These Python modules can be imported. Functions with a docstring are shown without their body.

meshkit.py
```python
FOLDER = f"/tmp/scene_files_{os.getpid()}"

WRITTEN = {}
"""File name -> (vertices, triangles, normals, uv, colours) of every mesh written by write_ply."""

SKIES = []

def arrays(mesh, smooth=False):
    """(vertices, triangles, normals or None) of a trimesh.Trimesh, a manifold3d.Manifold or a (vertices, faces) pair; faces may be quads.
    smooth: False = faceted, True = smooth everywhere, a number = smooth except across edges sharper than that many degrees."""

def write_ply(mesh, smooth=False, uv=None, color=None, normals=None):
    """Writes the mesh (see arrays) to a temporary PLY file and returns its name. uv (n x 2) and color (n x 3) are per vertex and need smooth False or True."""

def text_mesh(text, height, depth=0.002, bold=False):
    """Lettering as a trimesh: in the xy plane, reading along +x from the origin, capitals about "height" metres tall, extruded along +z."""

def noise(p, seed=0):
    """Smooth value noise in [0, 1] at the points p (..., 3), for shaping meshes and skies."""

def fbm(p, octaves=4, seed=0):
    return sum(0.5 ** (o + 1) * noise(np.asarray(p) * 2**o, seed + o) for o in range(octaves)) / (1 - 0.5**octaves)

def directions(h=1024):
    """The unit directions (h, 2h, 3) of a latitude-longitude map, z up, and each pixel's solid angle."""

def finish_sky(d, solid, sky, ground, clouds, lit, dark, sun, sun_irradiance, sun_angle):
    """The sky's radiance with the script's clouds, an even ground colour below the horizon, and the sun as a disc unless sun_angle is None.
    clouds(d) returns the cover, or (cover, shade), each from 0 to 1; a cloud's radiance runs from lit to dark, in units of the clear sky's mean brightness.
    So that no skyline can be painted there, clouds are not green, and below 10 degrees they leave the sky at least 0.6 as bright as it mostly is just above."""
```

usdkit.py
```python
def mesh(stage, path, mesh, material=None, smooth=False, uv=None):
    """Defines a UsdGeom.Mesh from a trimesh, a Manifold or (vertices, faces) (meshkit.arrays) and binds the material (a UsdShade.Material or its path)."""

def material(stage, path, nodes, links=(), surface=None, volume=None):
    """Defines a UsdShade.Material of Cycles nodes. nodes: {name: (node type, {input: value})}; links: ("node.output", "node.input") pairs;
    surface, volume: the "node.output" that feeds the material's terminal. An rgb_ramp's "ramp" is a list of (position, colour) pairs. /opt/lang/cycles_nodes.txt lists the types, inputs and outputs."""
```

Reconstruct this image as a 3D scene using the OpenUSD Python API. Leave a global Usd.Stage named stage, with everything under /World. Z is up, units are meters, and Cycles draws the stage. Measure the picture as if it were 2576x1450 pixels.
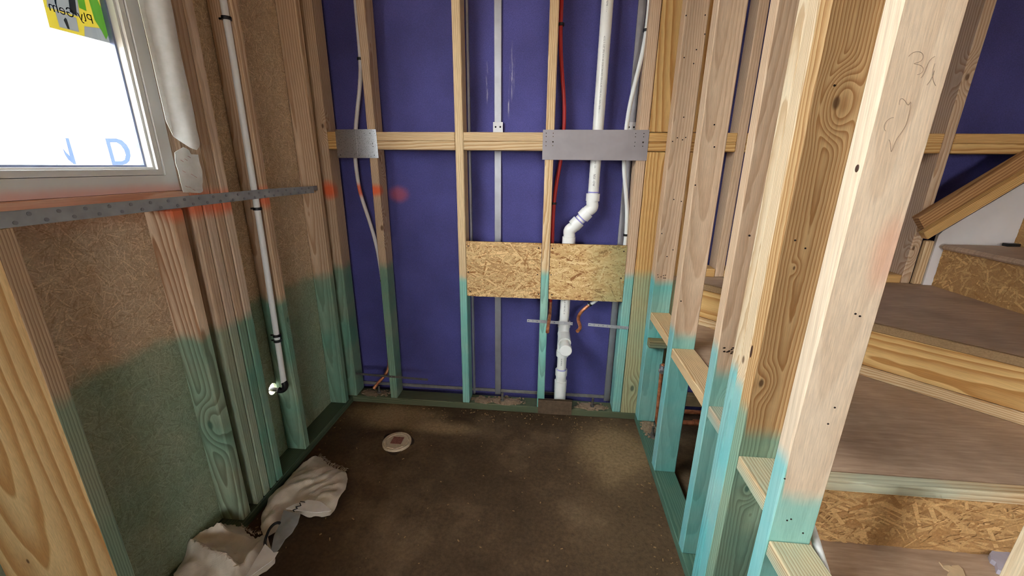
import math, random
import numpy as np, trimesh, shapely, usdkit, meshkit
from shapely.geometry import Polygon, Point, box as sbox
from scipy.spatial import Delaunay
from pxr import Usd, UsdGeom, UsdLux, UsdShade, Gf

SUN_I, EXPO = 20.0, 2.52
stage = Usd.Stage.CreateInMemory()
UsdGeom.SetStageUpAxis(stage, 'Z'); UsdGeom.SetStageMetersPerUnit(stage, 1.0)
UsdGeom.Xform.Define(stage, '/World'); UsdGeom.Scope.Define(stage, '/World/Looks')

# ------------------------------------------------------------------ camera, sky, exposure
F, PITCH, YAW, ROLL = 1011.83, 0.295989, -0.0924896, 0.0103752
HC = 1.2765
def cam_axes():
    cp, sp, cy, sy, cr, sr = math.cos(PITCH), math.sin(PITCH), math.cos(YAW), math.sin(YAW), math.cos(ROLL), math.sin(ROLL)
    f = np.array([sy*cp, cy*cp, -sp]); r = np.array([cy, -sy, 0.0]); u = np.cross(r, f)
    return cr*r + sr*u, -sr*r + cr*u, f
RX, UP, FW = cam_axes()
cam = UsdGeom.Camera.Define(stage, '/World/camera')
m = Gf.Matrix4d(*RX, 0, *UP, 0, *(-FW), 0, 0, 0, HC, 1)
cam.AddTransformOp().Set(m)
cam.CreateHorizontalApertureAttr(36.0); cam.CreateVerticalApertureAttr(36.0*1450/2576)
cam.CreateFocalLengthAttr(F*36.0/2576); cam.CreateClippingRangeAttr(Gf.Vec2f(0.02, 200))
cam.CreateExposureAttr(EXPO)
dome = UsdLux.DomeLight.Define(stage, '/World/overcast_sky')      # even white overcast
dome.CreateColorAttr(Gf.Vec3f(0.96, 0.98, 1.0)); dome.CreateIntensityAttr(1.0)

sun = UsdLux.DistantLight.Define(stage, '/World/sun')             # over the roof from the stair side, onto the neighbouring house
sun.CreateIntensityAttr(SUN_I); sun.CreateAngleAttr(0.6); sun.CreateColorAttr(Gf.Vec3f(1.0, 0.96, 0.90))
sun.AddRotateXYZOp().Set(Gf.Vec3f(0, 48, 12))                      # light travels along its local -z

def px(u, v, ax, val):
    """The point of a wall plane (axis ax = val) that the survey photograph shows at (u, v)."""
    d = RX*((u-1288)/F) - UP*((v-725)/F) + FW
    o = np.array([0, 0, HC]); t = (val-o[ax])/d[ax]
    return o + t*d

# ------------------------------------------------------------------ helpers: prims
used = {}
def numbered(path):
    n = used.get(path, 0); used[path] = n+1
    return path if n == 0 else f'{path}_{n:03d}'
def keys(p, **kw):
    for k, v in kw.items():
        if v: p.SetCustomDataByKey(k, v)
def thing(name, label, cat, loc=(0, 0, 0), group=None, kind=None):
    x = UsdGeom.Xform.Define(stage, numbered('/World/'+name))
    x.AddTranslateOp().Set(Gf.Vec3d(*map(float, loc)))
    p = x.GetPrim(); keys(p, label=label, category=cat, group=group, kind=kind)
    p._loc = np.array(loc, float) if False else None
    LOC[str(p.GetPath())] = np.array(loc, float)
    return p
LOC = {}
def obj(name, mesh, mat, parent=None, label=None, cat=None, group=None, kind=None, smooth=30):
    base = str(parent.GetPath()) if parent is not None else '/World'
    off = np.zeros(3)
    q = base
    while q not in ('/World', ''):
        off = off + LOC.get(q, 0); q = q.rsplit('/', 1)[0]
    if isinstance(mesh, (list,)): mesh = trimesh.util.concatenate(mesh)
    if off.any():
        mesh = mesh.copy(); mesh.apply_translation(-off)
    g = usdkit.mesh(stage, numbered(base+'/'+name), mesh, mat, smooth=smooth)
    p = g.GetPrim(); keys(p, label=label, category=cat, group=group, kind=kind)
    return p

# ------------------------------------------------------------------ helpers: shapes
def board(x0, x1, y0, y1, z0, z1, c=0.003):
    c = min(c, (x1-x0)/3, (y1-y0)/3, (z1-z0)/3)
    P = []
    for sx in (0, 1):
        for sy in (0, 1):
            for sz in (0, 1):
                X, Y, Z = (x0, x1)[sx], (y0, y1)[sy], (z0, z1)[sz]
                ix, iy, iz = X+c*(1-2*sx), Y+c*(1-2*sy), Z+c*(1-2*sz)
                P += [(X, iy, iz), (ix, Y, iz), (ix, iy, Z)]
    return trimesh.Trimesh(P).convex_hull if False else trimesh.convex.convex_hull(np.array(P))
def plain(x0, x1, y0, y1, z0, z1):
    b = trimesh.creation.box((x1-x0, y1-y0, z1-z0)); b.apply_translation(((x0+x1)/2, (y0+y1)/2, (z0+z1)/2)); return b
def tube(pts, r, n=14, caps=True, smooth_n=0):
    pts = np.array(pts, float)
    if smooth_n and len(pts) > 2:
        from scipy.interpolate import CubicSpline
        t = np.r_[0, np.cumsum(np.linalg.norm(np.diff(pts, axis=0), axis=1))]
        pts = CubicSpline(t, pts)(np.linspace(0, t[-1], smooth_n))
    rr = np.full(len(pts), r) if np.ndim(r) == 0 else np.array(r, float)
    T = np.gradient(pts, axis=0); T /= np.linalg.norm(T, axis=1, keepdims=True)
    a = np.array([0, 0, 1.0]) if abs(T[0][2]) < .9 else np.array([1.0, 0, 0])
    N = np.cross(T[0], a); N /= np.linalg.norm(N); V = []
    for i in range(len(pts)):
        N = N - T[i]*(N@T[i]); N /= np.linalg.norm(N); B = np.cross(T[i], N)
        for k in range(n):
            w = 2*math.pi*k/n; V.append(pts[i]+rr[i]*(math.cos(w)*N+math.sin(w)*B))
    Fc = []
    for i in range(len(pts)-1):
        for k in range(n):
            a0, a1 = i*n+k, i*n+(k+1) % n; b0, b1 = a0+n, a1+n
            Fc += [(a0, b1, a1), (a0, b0, b1)] if False else [(a0, a1, b1), (a0, b1, b0)]
    if caps:
        V += [pts[0], pts[-1]]; c0, c1 = len(V)-2, len(V)-1; L = (len(pts)-1)*n
        for k in range(n):
            Fc += [(c0, (k+1) % n, k), (c1, L+k, L+(k+1) % n)]
    return trimesh.Trimesh(V, Fc, process=False)
def extr(poly, h):
    ms = [trimesh.creation.extrude_polygon(g, h, engine='earcut') for g in getattr(poly, 'geoms', [poly]) if g.area > 1e-9]
    return trimesh.util.concatenate(ms)
def frame(mesh, o, ex, ey, ez):
    M = np.eye(4); M[:3, 0], M[:3, 1], M[:3, 2], M[:3, 3] = ex, ey, ez, o
    mesh = mesh.copy(); mesh.apply_transform(M)
    if np.linalg.det(M[:3, :3]) < 0: mesh.invert()
    return mesh
def on_back(poly, y, h):      # polygon in (x, z), front at y, thickness h going back
    return frame(extr(poly, h), (0, y, 0), (1, 0, 0), (0, 0, 1), (0, 1, 0))
def on_left(poly, x, h):      # polygon in (y, z), face at x, thickness h going out (-x)
    return frame(extr(poly, h), (x, 0, 0), (0, 1, 0), (0, 0, 1), (-1, 0, 0))
def slab(poly, z, h):         # polygon in (x, y), top at z
    return frame(extr(poly, h), (0, 0, z-h), (1, 0, 0), (0, 1, 0), (0, 0, 1))
def vplank(a, b, z0, z1, t, c=0.002):
    """Upright board between plan points a and b, front face on the line, thickness t behind (left normal)."""
    a, b = np.array(a, float), np.array(b, float); L = np.linalg.norm(b-a); e = (b-a)/L; n = np.array([-e[1], e[0]])
    return frame(board(0, L, 0, t, z0, z1, c), (a[0], a[1], 0), (e[0], e[1], 0), (n[0], n[1], 0), (0, 0, 1))

# ------------------------------------------------------------------ helpers: materials
def S(r, g, b):
    f = lambda c: c/12.92 if c <= 0.04045 else ((c+0.055)/1.055)**2.4
    return tuple(f(x/255) for x in (r, g, b))
def mat(name, nodes, links, surface='p.BSDF'):
    for k, (t, i) in nodes.items():
        if t == 'map_range': i.setdefault('clamp', True)
    return usdkit.material(stage, '/World/Looks/'+name, nodes, links, surface=surface)
def simple(name, col, rough=0.5, metal=0.0, var=0.12, scale=30, bump=0.0, spec=0.4):
    n = {'g': ('geometry', {}), 'n': ('noise_texture', {'scale': float(scale), 'detail': 4.0}),
         'r': ('rgb_ramp', {'ramp': [(0.3, tuple(c*(1-var) for c in col)), (0.7, tuple(min(1, c*(1+var)) for c in col))]}),
         'p': ('principled_bsdf', {'roughness': rough, 'metallic': metal, 'specular_ior_level': spec})}
    l = [('g.position', 'n.vector'), ('n.fac', 'r.fac'), ('r.color', 'p.base_color')]
    if bump:
        n['b'] = ('bump', {'strength': bump, 'distance': 0.002}); l += [('n.fac', 'b.height'), ('b.normal', 'p.normal')]
    return mat(name, n, l)

GREEN_R = (0.085, 0.50, 0.46)     # dye sprayed on the foot of the framing
GREEN_E = (0.055, 0.47, 0.51)
GREEN_L = (0.075, 0.30, 0.215)
ORANGE = (0.80, 0.135, 0.045)
def add_paint(n, l, src, paint=None, orange=(), green=GREEN_R, amount=0.8):
    """Mixes sprayed dye (below a ragged height) and orange spray marks over colour socket src; returns the new socket."""
    if paint or orange:
        n['sep'] = ('separate_xyz', {}); l.append(('g.position', 'sep.vector'))
        n['pn'] = ('noise_texture', {'scale': 9.0, 'detail': 5.0, 'roughness': 0.65}); l.append(('g.position', 'pn.vector'))
    if paint:
        zn, zw, amp = paint
        n['zz'] = ('map_range', {'range_type': 'smoothstep', 'from_min': 0.4815, 'from_max': 0.489, 'to_min': zn, 'to_max': zw, 'clamp': True}); l.append(('sep.x', 'zz.value'))
        n['pa'] = ('math', {'math_type': 'multiply_add', 'value2': amp*2, 'value3': -amp}); l.append(('pn.fac', 'pa.value1'))
        n['zs'] = ('math', {'math_type': 'add'}); l += [('zz.result', 'zs.value1'), ('pa.value', 'zs.value2')]
        n['zd'] = ('math', {'math_type': 'subtract'}); l += [('zs.value', 'zd.value1'), ('sep.z', 'zd.value2')]
        n['zm'] = ('map_range', {'range_type': 'smoothstep', 'from_min': -0.02, 'from_max': 0.035, 'to_min': 0.0, 'to_max': amount}); l.append(('zd.value', 'zm.value'))
        n['pv'] = ('noise_texture', {'scale': 5.0, 'detail': 3.0}); l.append(('g.position', 'pv.vector'))
        n['pw'] = ('map_range', {'from_min': 0.3, 'from_max': 0.7, 'to_min': 0.78, 'to_max': 1.08}); l.append(('pv.fac', 'pw.value'))
        n['pf'] = ('math', {'math_type': 'multiply', 'use_clamp': True}); l += [('zm.result', 'pf.value1'), ('pw.result', 'pf.value2')]
        n['lum'] = ('rgb_to_bw', {}); l.append((src, 'lum.color'))
        n['lr'] = ('map_range', {'from_min': 0.12, 'from_max': 0.55, 'to_min': 0.55, 'to_max': 1.12}); l.append(('lum.val', 'lr.value'))
        n['gc'] = ('mix', {'mix_type': 'multiply', 'fac': 1.0, 'color1': green}); l.append(('lr.result', 'gc.color2'))
        if green is GREEN_R and zn != zw:
            n['ge'] = ('map_range', {'from_min': 0.4812, 'from_max': 0.4835}); n['gx'] = ('mix', {'mix_type': 'mix', 'color1': GREEN_E, 'color2': green}); l += [('sep.x', 'ge.value'), ('ge.result', 'gx.fac'), ('gx.color', 'gc.color1')]
        n['pm'] = ('mix', {'mix_type': 'mix'}); l += [('pf.value', 'pm.fac'), (src, 'pm.color1'), ('gc.color', 'pm.color2')]
        src = 'pm.color'
    for i, (c, rad, amt, *tint) in enumerate(orange):
        a = f'o{i}'
        n[a+'s'] = ('vector_math', {'math_type': 'subtract', 'vector2': tuple(c)}); l.append(('g.position', a+'s.vector1'))
        n[a+'d'] = ('vector_math', {'math_type': 'multiply', 'vector2': tuple(1/r for r in rad)}); l.append((a+'s.vector', a+'d.vector1'))
        n[a+'l'] = ('vector_math', {'math_type': 'length'}); l.append((a+'d.vector', a+'l.vector1'))
        n[a+'n'] = ('math', {'math_type': 'multiply_add', 'value2': 0.7, 'value3': -0.35}); l.append(('pn.fac', a+'n.value1'))
        n[a+'a'] = ('math', {'math_type': 'add'}); l += [(a+'l.value', a+'a.value1'), (a+'n.value', a+'a.value2')]
        n[a+'r'] = ('map_range', {'range_type': 'smoothstep', 'from_min': 0.30, 'from_max': 1.25, 'to_min': amt, 'to_max': 0.0}); l.append((a+'a.value', a+'r.value'))
        n[a+'m'] = ('mix', {'mix_type': 'mix', 'color2': tint[0] if tint else ORANGE}); l += [(a+'r.result', a+'m.fac'), (src, a+'m.color1')]
        src = a+'m.color'
    return src

PALE = (S(226, 201, 160), S(190, 150, 104))
CREAM = (S(231, 211, 178), S(203, 172, 134))
PINK = (S(218, 190, 160), S(184, 148, 116))
TAN = (S(212, 186, 156), S(180, 146, 114))
GOLD = (S(226, 188, 126), S(186, 136, 76))
BROWN = (S(190, 148, 100), S(144, 100, 62))
def rot_to(d):
    from scipy.spatial.transform import Rotation
    d = np.array(d, float); d /= np.linalg.norm(d); a = np.array([0, 0, 1.0]) if abs(d[2]) < .5 else np.array([0, 1.0, 0])
    r1 = a-d*(a@d); r1 /= np.linalg.norm(r1); r2 = np.cross(d, r1)
    return tuple(Rotation.from_matrix(np.array([r1, r2, d])).as_euler('xyz'))
wood_n = [0]
def wood(center, axis='z', pal=PALE, ring=0.008, tilt=(2, 1.5), pith=(0.05, 0.06), paint=None, green=GREEN_R, amount=0.8, orange=(), knots=(), contrast=1.0, warp=0.010, rot=None):
    wood_n[0] += 1; k = wood_n[0]
    rng = random.Random(k)
    R0 = {'z': (0, 0, 0), 'x': (0, -math.pi/2, 0), 'y': (math.pi/2, 0, 0)}[axis] if rot is None else rot
    li, da = pal
    da = tuple(a+(b-a)*contrast for a, b in zip(li, da))
    n = {'g': ('geometry', {}),
         'ce': ('vector_math', {'math_type': 'subtract', 'vector2': tuple(map(float, center))}),
         'm1': ('mapping', {'mapping_type': 'point', 'rotation': R0}),
         'm2': ('mapping', {'mapping_type': 'point', 'rotation': (math.radians(tilt[0]), math.radians(tilt[1]), 0), 'location': (pith[0], pith[1], rng.uniform(0, 20))}),
         'ms': ('mapping', {'mapping_type': 'point', 'scale': (7.0, 7.0, 1.1)}),
         'nw': ('noise_texture', {'scale': 1.0, 'detail': 2.0}),
         'nc': ('vector_math', {'math_type': 'subtract', 'vector2': (0.5, 0.5, 0.5)}),
         'nk': ('vector_math', {'math_type': 'multiply', 'vector2': (warp*3, warp*3, 0)}),
         'ad': ('vector_math', {'math_type': 'add'}),
         'w': ('wave_texture', {'wave_type': 'rings', 'rings_direction': 'z', 'profile': 'saw', 'scale': 0.314/ring, 'distortion': 1.2, 'detail': 1.0, 'detail_scale': 0.6}),
         'r': ('rgb_ramp', {'ramp': [(0.0, li), (0.45, tuple(a*.6+b*.4 for a, b in zip(li, da))), (0.8, da), (0.93, da), (1.0, li)]}),
         'mf': ('mapping', {'mapping_type': 'point', 'scale': (420.0, 420.0, 9.0)}),
         'nf': ('noise_texture', {'scale': 1.0, 'detail': 3.0, 'roughness': 0.6}),
         'fr': ('map_range', {'from_min': 0.3, 'from_max': 0.7, 'to_min': 0.84, 'to_max': 1.10}),
         'nb': ('noise_texture', {'scale': 0.7, 'detail': 2.0}),
         'br': ('map_range', {'from_min': 0.3, 'from_max': 0.7, 'to_min': 0.88, 'to_max': 1.08}),
         'f2': ('math', {'math_type': 'multiply'}),
         'mx': ('mix', {'mix_type': 'multiply', 'fac': 1.0}),
         'bu': ('bump', {'strength': 0.25, 'distance': 0.001}),
         'p': ('principled_bsdf', {'roughness': 0.72, 'specular_ior_level': 0.25})}
    l = [('g.position', 'ce.vector1'), ('ce.vector', 'm1.vector'), ('m1.vector', 'm2.vector'), ('m2.vector', 'ms.vector'), ('ms.vector', 'nw.vector'),
         ('nw.color', 'nc.vector1'), ('nc.vector', 'nk.vector1'), ('m2.vector', 'ad.vector1'), ('nk.vector', 'ad.vector2'),
         ('m2.vector', 'mf.vector'), ('mf.vector', 'nf.vector'), ('nf.fac', 'fr.value'), ('ms.vector', 'nb.vector'), ('nb.fac', 'br.value'),
         ('fr.result', 'f2.value1'), ('br.result', 'f2.value2'), ('w.fac', 'r.fac'), ('r.color', 'mx.color1'), ('f2.value', 'mx.color2'),
         ('nf.fac', 'bu.height'), ('bu.normal', 'p.normal')]
    vec, col = 'ad.vector', 'mx.color'
    for i, (kp, rad) in enumerate(knots):
        a = f'k{i}'; e = [1/rad]*3
        e['xyz'.index(axis)] = 1/(rad*1.9)
        n[a+'s'] = ('vector_math', {'math_type': 'subtract', 'vector2': tuple(map(float, kp))}); l.append(('g.position', a+'s.vector1'))
        n[a+'d'] = ('vector_math', {'math_type': 'multiply', 'vector2': tuple(e)}); l.append((a+'s.vector', a+'d.vector1'))
        n[a+'l'] = ('vector_math', {'math_type': 'length'}); l.append((a+'d.vector', a+'l.vector1'))
        n[a+'r'] = ('map_range', {'range_type': 'smootherstep', 'from_min': 0.0, 'from_max': 4.2, 'to_min': rad*2.2, 'to_max': 0.0}); l.append((a+'l.value', a+'r.value'))
        n[a+'c'] = ('combine_xyz', {}); l += [(a+'r.result', a+'c.x'), (a+'r.result', a+'c.y')]
        n[a+'v'] = ('vector_math', {'math_type': 'add'}); l += [(vec, a+'v.vector1'), (a+'c.vector', a+'v.vector2')]
        vec = a+'v.vector'
        n[a+'k'] = ('map_range', {'range_type': 'smoothstep', 'from_min': 0.25, 'from_max': 0.62, 'to_min': 0.85, 'to_max': 0.0}); l.append((a+'l.value', a+'k.value'))
        n[a+'m'] = ('mix', {'mix_type': 'mix', 'color2': (0.10, 0.045, 0.018)}); l += [(a+'k.result', a+'m.fac'), (col, a+'m.color1')]
        col = a+'m.color'
    l.append((vec, 'w.vector'))
    col = add_paint(n, l, col, paint, orange, green, amount)
    l.append((col, 'p.base_color'))
    return mat(f'lumber_{k:03d}', n, l)
def mid(b): return b.bounds.mean(0)

# ------------------------------------------------------------------ key dimensions (metres)
YB, XL, XR, T2, D4 = 1.88, -1.06, 0.48, 0.038, 0.089      # stud faces: back, left, right; 2x4 section
YP = YB+D4+0.036                                           # face of the purple liner board
CEIL = 2.75
L0, L1, L2, L3, L4 = 0.400, 0.597, 0.790, 0.975, 1.165      # stair levels

# ------------------------------------------------------------------ floor, ceiling, rest of the shell
def floor_mat():
    n = {'g': ('geometry', {}),
         'n1': ('noise_texture', {'scale': 2.3, 'detail': 6.0, 'roughness': 0.62}),
         'r1': ('rgb_ramp', {'ramp': [(0.30, S(60, 45, 32)), (0.52, S(84, 66, 48)), (0.72, S(126, 104, 79))]}),
         'n2': ('noise_texture', {'scale': 70.0, 'detail': 5.0, 'roughness': 0.7}),
         'r2': ('map_range', {'from_min': 0.3, 'from_max': 0.7, 'to_min': 0.72, 'to_max': 1.25}),
         'm': ('mix', {'mix_type': 'multiply', 'fac': 1.0}),
         'n3': ('noise_texture', {'scale': 160.0, 'detail': 2.0}),
         'b': ('bump', {'strength': 0.35, 'distance': 0.002}),
         'p': ('principled_bsdf', {'roughness': 0.85, 'specular_ior_level': 0.2})}
    l = [('g.position', 'n1.vector'), ('n1.fac', 'r1.fac'), ('g.position', 'n2.vector'), ('n2.fac', 'r2.value'), ('r1.color', 'm.color1'), ('r2.result', 'm.color2'),
         ('g.position', 'n3.vector'), ('n3.fac', 'b.height'), ('b.normal', 'p.normal')]
    src = 'm.color'
    # sawdust drifted against the back plate
    for i, (c, r, a) in enumerate([((-0.80, 1.78, 0), (0.24, 0.12, 1), .95), ((-0.55, 1.70, 0), (.30, .06, 1), .7), ((0.36, 1.62, 0), (0.22, 0.22, 1), .55), ((0.30, 1.25, 0), (0.25, 0.3, 1), .10)]):
        q = f'd{i}'
        n[q+'s'] = ('vector_math', {'math_type': 'subtract', 'vector2': c}); n[q+'d'] = ('vector_math', {'math_type': 'multiply', 'vector2': tuple(1/x for x in r)})
        n[q+'l'] = ('vector_math', {'math_type': 'length'}); n[q+'n'] = ('math', {'math_type': 'multiply_add', 'value2': 2.2, 'value3': -1.1})
        n[q+'a'] = ('math', {'math_type': 'add'}); n[q+'r'] = ('map_range', {'range_type': 'smoothstep', 'from_min': 0.2, 'from_max': 1.3, 'to_min': a, 'to_max': 0.0})
        n[q+'m'] = ('mix', {'mix_type': 'mix', 'color2': S(190, 160, 118)}); n[q+'y'] = ('map_range', {'from_min': .3, 'from_max': .66, 'to_min': .45}); n[q+'z'] = ('math', {'math_type': 'multiply', 'use_clamp': True})
        l += [('g.position', q+'s.vector1'), (q+'s.vector', q+'d.vector1'), (q+'d.vector', q+'l.vector1'), ('n1.fac', q+'n.value1'), (q+'l.value', q+'a.value1'), (q+'n.value', q+'a.value2'),
              (q+'a.value', q+'r.value'), (q+'r.result', q+'z.value1'), ('n2.fac', q+'y.value'), (q+'y.result', q+'z.value2'), (q+'z.value', q+'m.fac'), (src, q+'m.color1')]
        src = q+'m.color'
    l.append((src, 'p.base_color'))
    return mat('dirty_slab', n, l)
slab_m = floor_mat()
obj('floor', plain(-1.5, 3.2, -4.0, 2.1, -0.15, 0), slab_m, kind='structure', label='dirty brown concrete slab with sawdust drifted along the back plate', cat='floor')
ceil_m = simple('ceiling_board', S(196, 172, 138), 0.8, var=.1, scale=6)
obj('ceiling', plain(-1.5, 3.2, -4.0, 2.1, CEIL, CEIL+.02), ceil_m, kind='structure', label='wood subfloor panels overhead', cat='ceiling')
white_m = simple('drywall_paper', S(222, 218, 216), 0.85, var=.03, scale=12)
w_far = obj('wall_far_right', plain(2.9, 2.95, -4.0, 2.1, 0, CEIL), white_m, kind='structure', label='bare drywall closing the stair hall on the right', cat='wall')
rear = frame(extr(sbox(-1.5, 0, 2.95, CEIL).difference(sbox(0.4, 0.7, 1.65, 2.1)), .05), (0, -4.05, 0), (1, 0, 0), (0, 0, 1), (0, 1, 0))
obj('wall_rear', rear, simple('rear_sheathing', S(190, 160, 120), .85, var=.08, scale=6), kind='structure', label='sheathed rear wall with an open doorway', cat='wall')
ground_m = simple('building_lot', S(150, 128, 104), 0.95, var=.15, scale=1.5)
obj('ground', plain(-40, -1.55, -40, 40, -0.6, -0.3), ground_m, kind='structure', label='bare dirt of the building lot outside the window', cat='ground')
obj('ground', plain(-1.55, 40, -40, -4.05, -0.6, -0.16), ground_m, kind='structure', label='bare dirt of the building lot behind the open end', cat='ground')

# ------------------------------------------------------------------ back wall
WB = thing('wall_back', 'open stud wall across the back with purple liner board behind it', 'wall', (0, YB, 0), kind='structure')
def purple_mat():
    n = {'g': ('geometry', {}), 'n1': ('noise_texture', {'scale': 3.0, 'detail': 3.0}), 'n2': ('noise_texture', {'scale': 240.0, 'detail': 3.0, 'roughness': .7}),
         'r1': ('rgb_ramp', {'ramp': [(0.3, S(70, 68, 120)), (0.7, S(86, 84, 148))]}),
         'r2': ('map_range', {'from_min': 0.3, 'from_max': 0.7, 'to_min': 0.8, 'to_max': 1.2}), 'm': ('mix', {'mix_type': 'multiply', 'fac': 1.0}),
         'sx': ('separate_xyz', {}),
         'p': ('principled_bsdf', {'roughness': 0.8, 'specular_ior_level': 0.2})}
    l = [('g.position', 'n1.vector'), ('g.position', 'n2.vector'), ('n1.fac', 'r1.fac'), ('n2.fac', 'r2.value'), ('r1.color', 'm.color1'), ('r2.result', 'm.color2')]
    # white scuffs on the paper beside the steel stud
    n['ws'] = ('mapping', {'mapping_type': 'point', 'scale': (130.0, 1.0, 9.0)}); n['wn'] = ('noise_texture', {'scale': 1.0, 'detail': 5.0, 'roughness': .7})
    l += [('g.position', 'ws.vector'), ('ws.vector', 'wn.vector')]
    src = 'm.color'
    for i, (c, r) in enumerate([((-0.196, YP, 1.68), (0.016, 1, 0.13)), ((-0.31, YP, 1.63), (.008, 1, .10)), ((-0.21, YP, 1.55), (0.006, 1, 0.08))]):
        q = f's{i}'
        n[q+'s'] = ('vector_math', {'math_type': 'subtract', 'vector2': c}); n[q+'d'] = ('vector_math', {'math_type': 'multiply', 'vector2': tuple(1/x for x in r)}); n[q+'l'] = ('vector_math', {'math_type': 'length'})
        n[q+'r'] = ('map_range', {'from_min': 0.1, 'from_max': 1.0, 'to_min': 1.0, 'to_max': 0.0}); n[q+'w'] = ('map_range', {'from_min': 0.50, 'from_max': 0.66, 'to_min': 0.0, 'to_max': 0.9})
        n[q+'x'] = ('math', {'math_type': 'multiply', 'use_clamp': True}); n[q+'m'] = ('mix', {'mix_type': 'mix', 'color2': S(215, 212, 225)})
        l += [('g.position', q+'s.vector1'), (q+'s.vector', q+'d.vector1'), (q+'d.vector', q+'l.vector1'), (q+'l.value', q+'r.value'), ('wn.fac', q+'w.value'), (q+'r.result', q+'x.value1'), (q+'w.result', q+'x.value2'),
              (q+'x.value', q+'m.fac'), (src, q+'m.color1')]
        src = q+'m.color'
    src = add_paint(n, l, src, None, [(tuple(px(1003, 490, 1, YP)), (0.055, 0.5, 0.042), 0.38)])
    l.append((src, 'p.base_color'))
    return mat('purple_liner', n, l)
purple = purple_mat()
for a, b in ((-1.16, -0.869), (-0.867, -0.262), (-0.260, 0.349), (0.351, 0.958), (0.960, 1.568), (1.570, 2.178), (2.180, 2.9)):
    obj('liner_board', plain(a, b, YP, YP+.025, 0.0, CEIL), purple, WB)

GRN = (0.785, 0.785, 0.03)
galv = simple('galvanized_steel', S(168, 168, 172), 0.45, 0.75, .12, 14)
galv_d = simple('dusty_galvanized', S(150, 146, 140), 0.55, 0.5, .15, 40)
for x, nm in ((-0.2590, 'h'), (0.349, 'h'), (0.96, 'h'), (1.57, 'h')):       # steel studs holding the liner
    fl = board(x-.0162, x+.0162, YP-.012, YP-.0015, 0.03, CEIL, .0012)
    obj('steel_stud', fl, galv, WB)
obj('steel_stud', board(-.3985, -.388, YP-.022, YP-.0015, 0.03, CEIL, .0012), galv, WB, label='narrow steel stud edge showing beside a wooden stud')
obj('steel_track', board(-1.1, 0.60, YP-.010, YP-.0015, 0.045, 0.062, .001), galv_d, WB, label='dusty steel floor track')
bright_m = simple('bright_clip_steel', S(205, 204, 204), .5, .25, .05, 30); dark_m = simple('hole_shadow', S(24, 22, 24), .9)
def bracket(cx, z0=1.414, z1=1.468, w=.046):
    p = sbox(cx-w/2, z0, cx+w/2, z1)
    for dx in (-.011, .011): p = p.difference(Point(cx+dx, z0+.033).buffer(.0042))
    fr = on_back(p, YP-.0155, .002)
    top = plain(cx-w/2, cx+w/2, YP-.0155-.06, YP-.0155, z0-.001, z0+.0015)
    return trimesh.util.concatenate([fr, top])
for cx, lb in ((-.258, 'galvanized angle clip with two screw holes on the middle steel stud above the blocking'), (.349, 'galvanized angle clip half hidden by the white water line above the blocking')):
    t = thing('angle_clip', lb, 'clip', (cx, YP-.015, 1.414), 'angle clips on the steel studs')
    obj('clip_plate', bracket(cx), bright_m, t)
    for dx in (-.011, .011):
        c = trimesh.creation.cylinder(radius=.0045, height=.0008, sections=12); c.apply_transform(trimesh.transformations.rotation_matrix(math.pi/2, (1, 0, 0))); c.apply_translation((cx+dx, YP-.0130, 1.447)); obj('screw_hole', c, dark_m, t)
sp = {}
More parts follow.
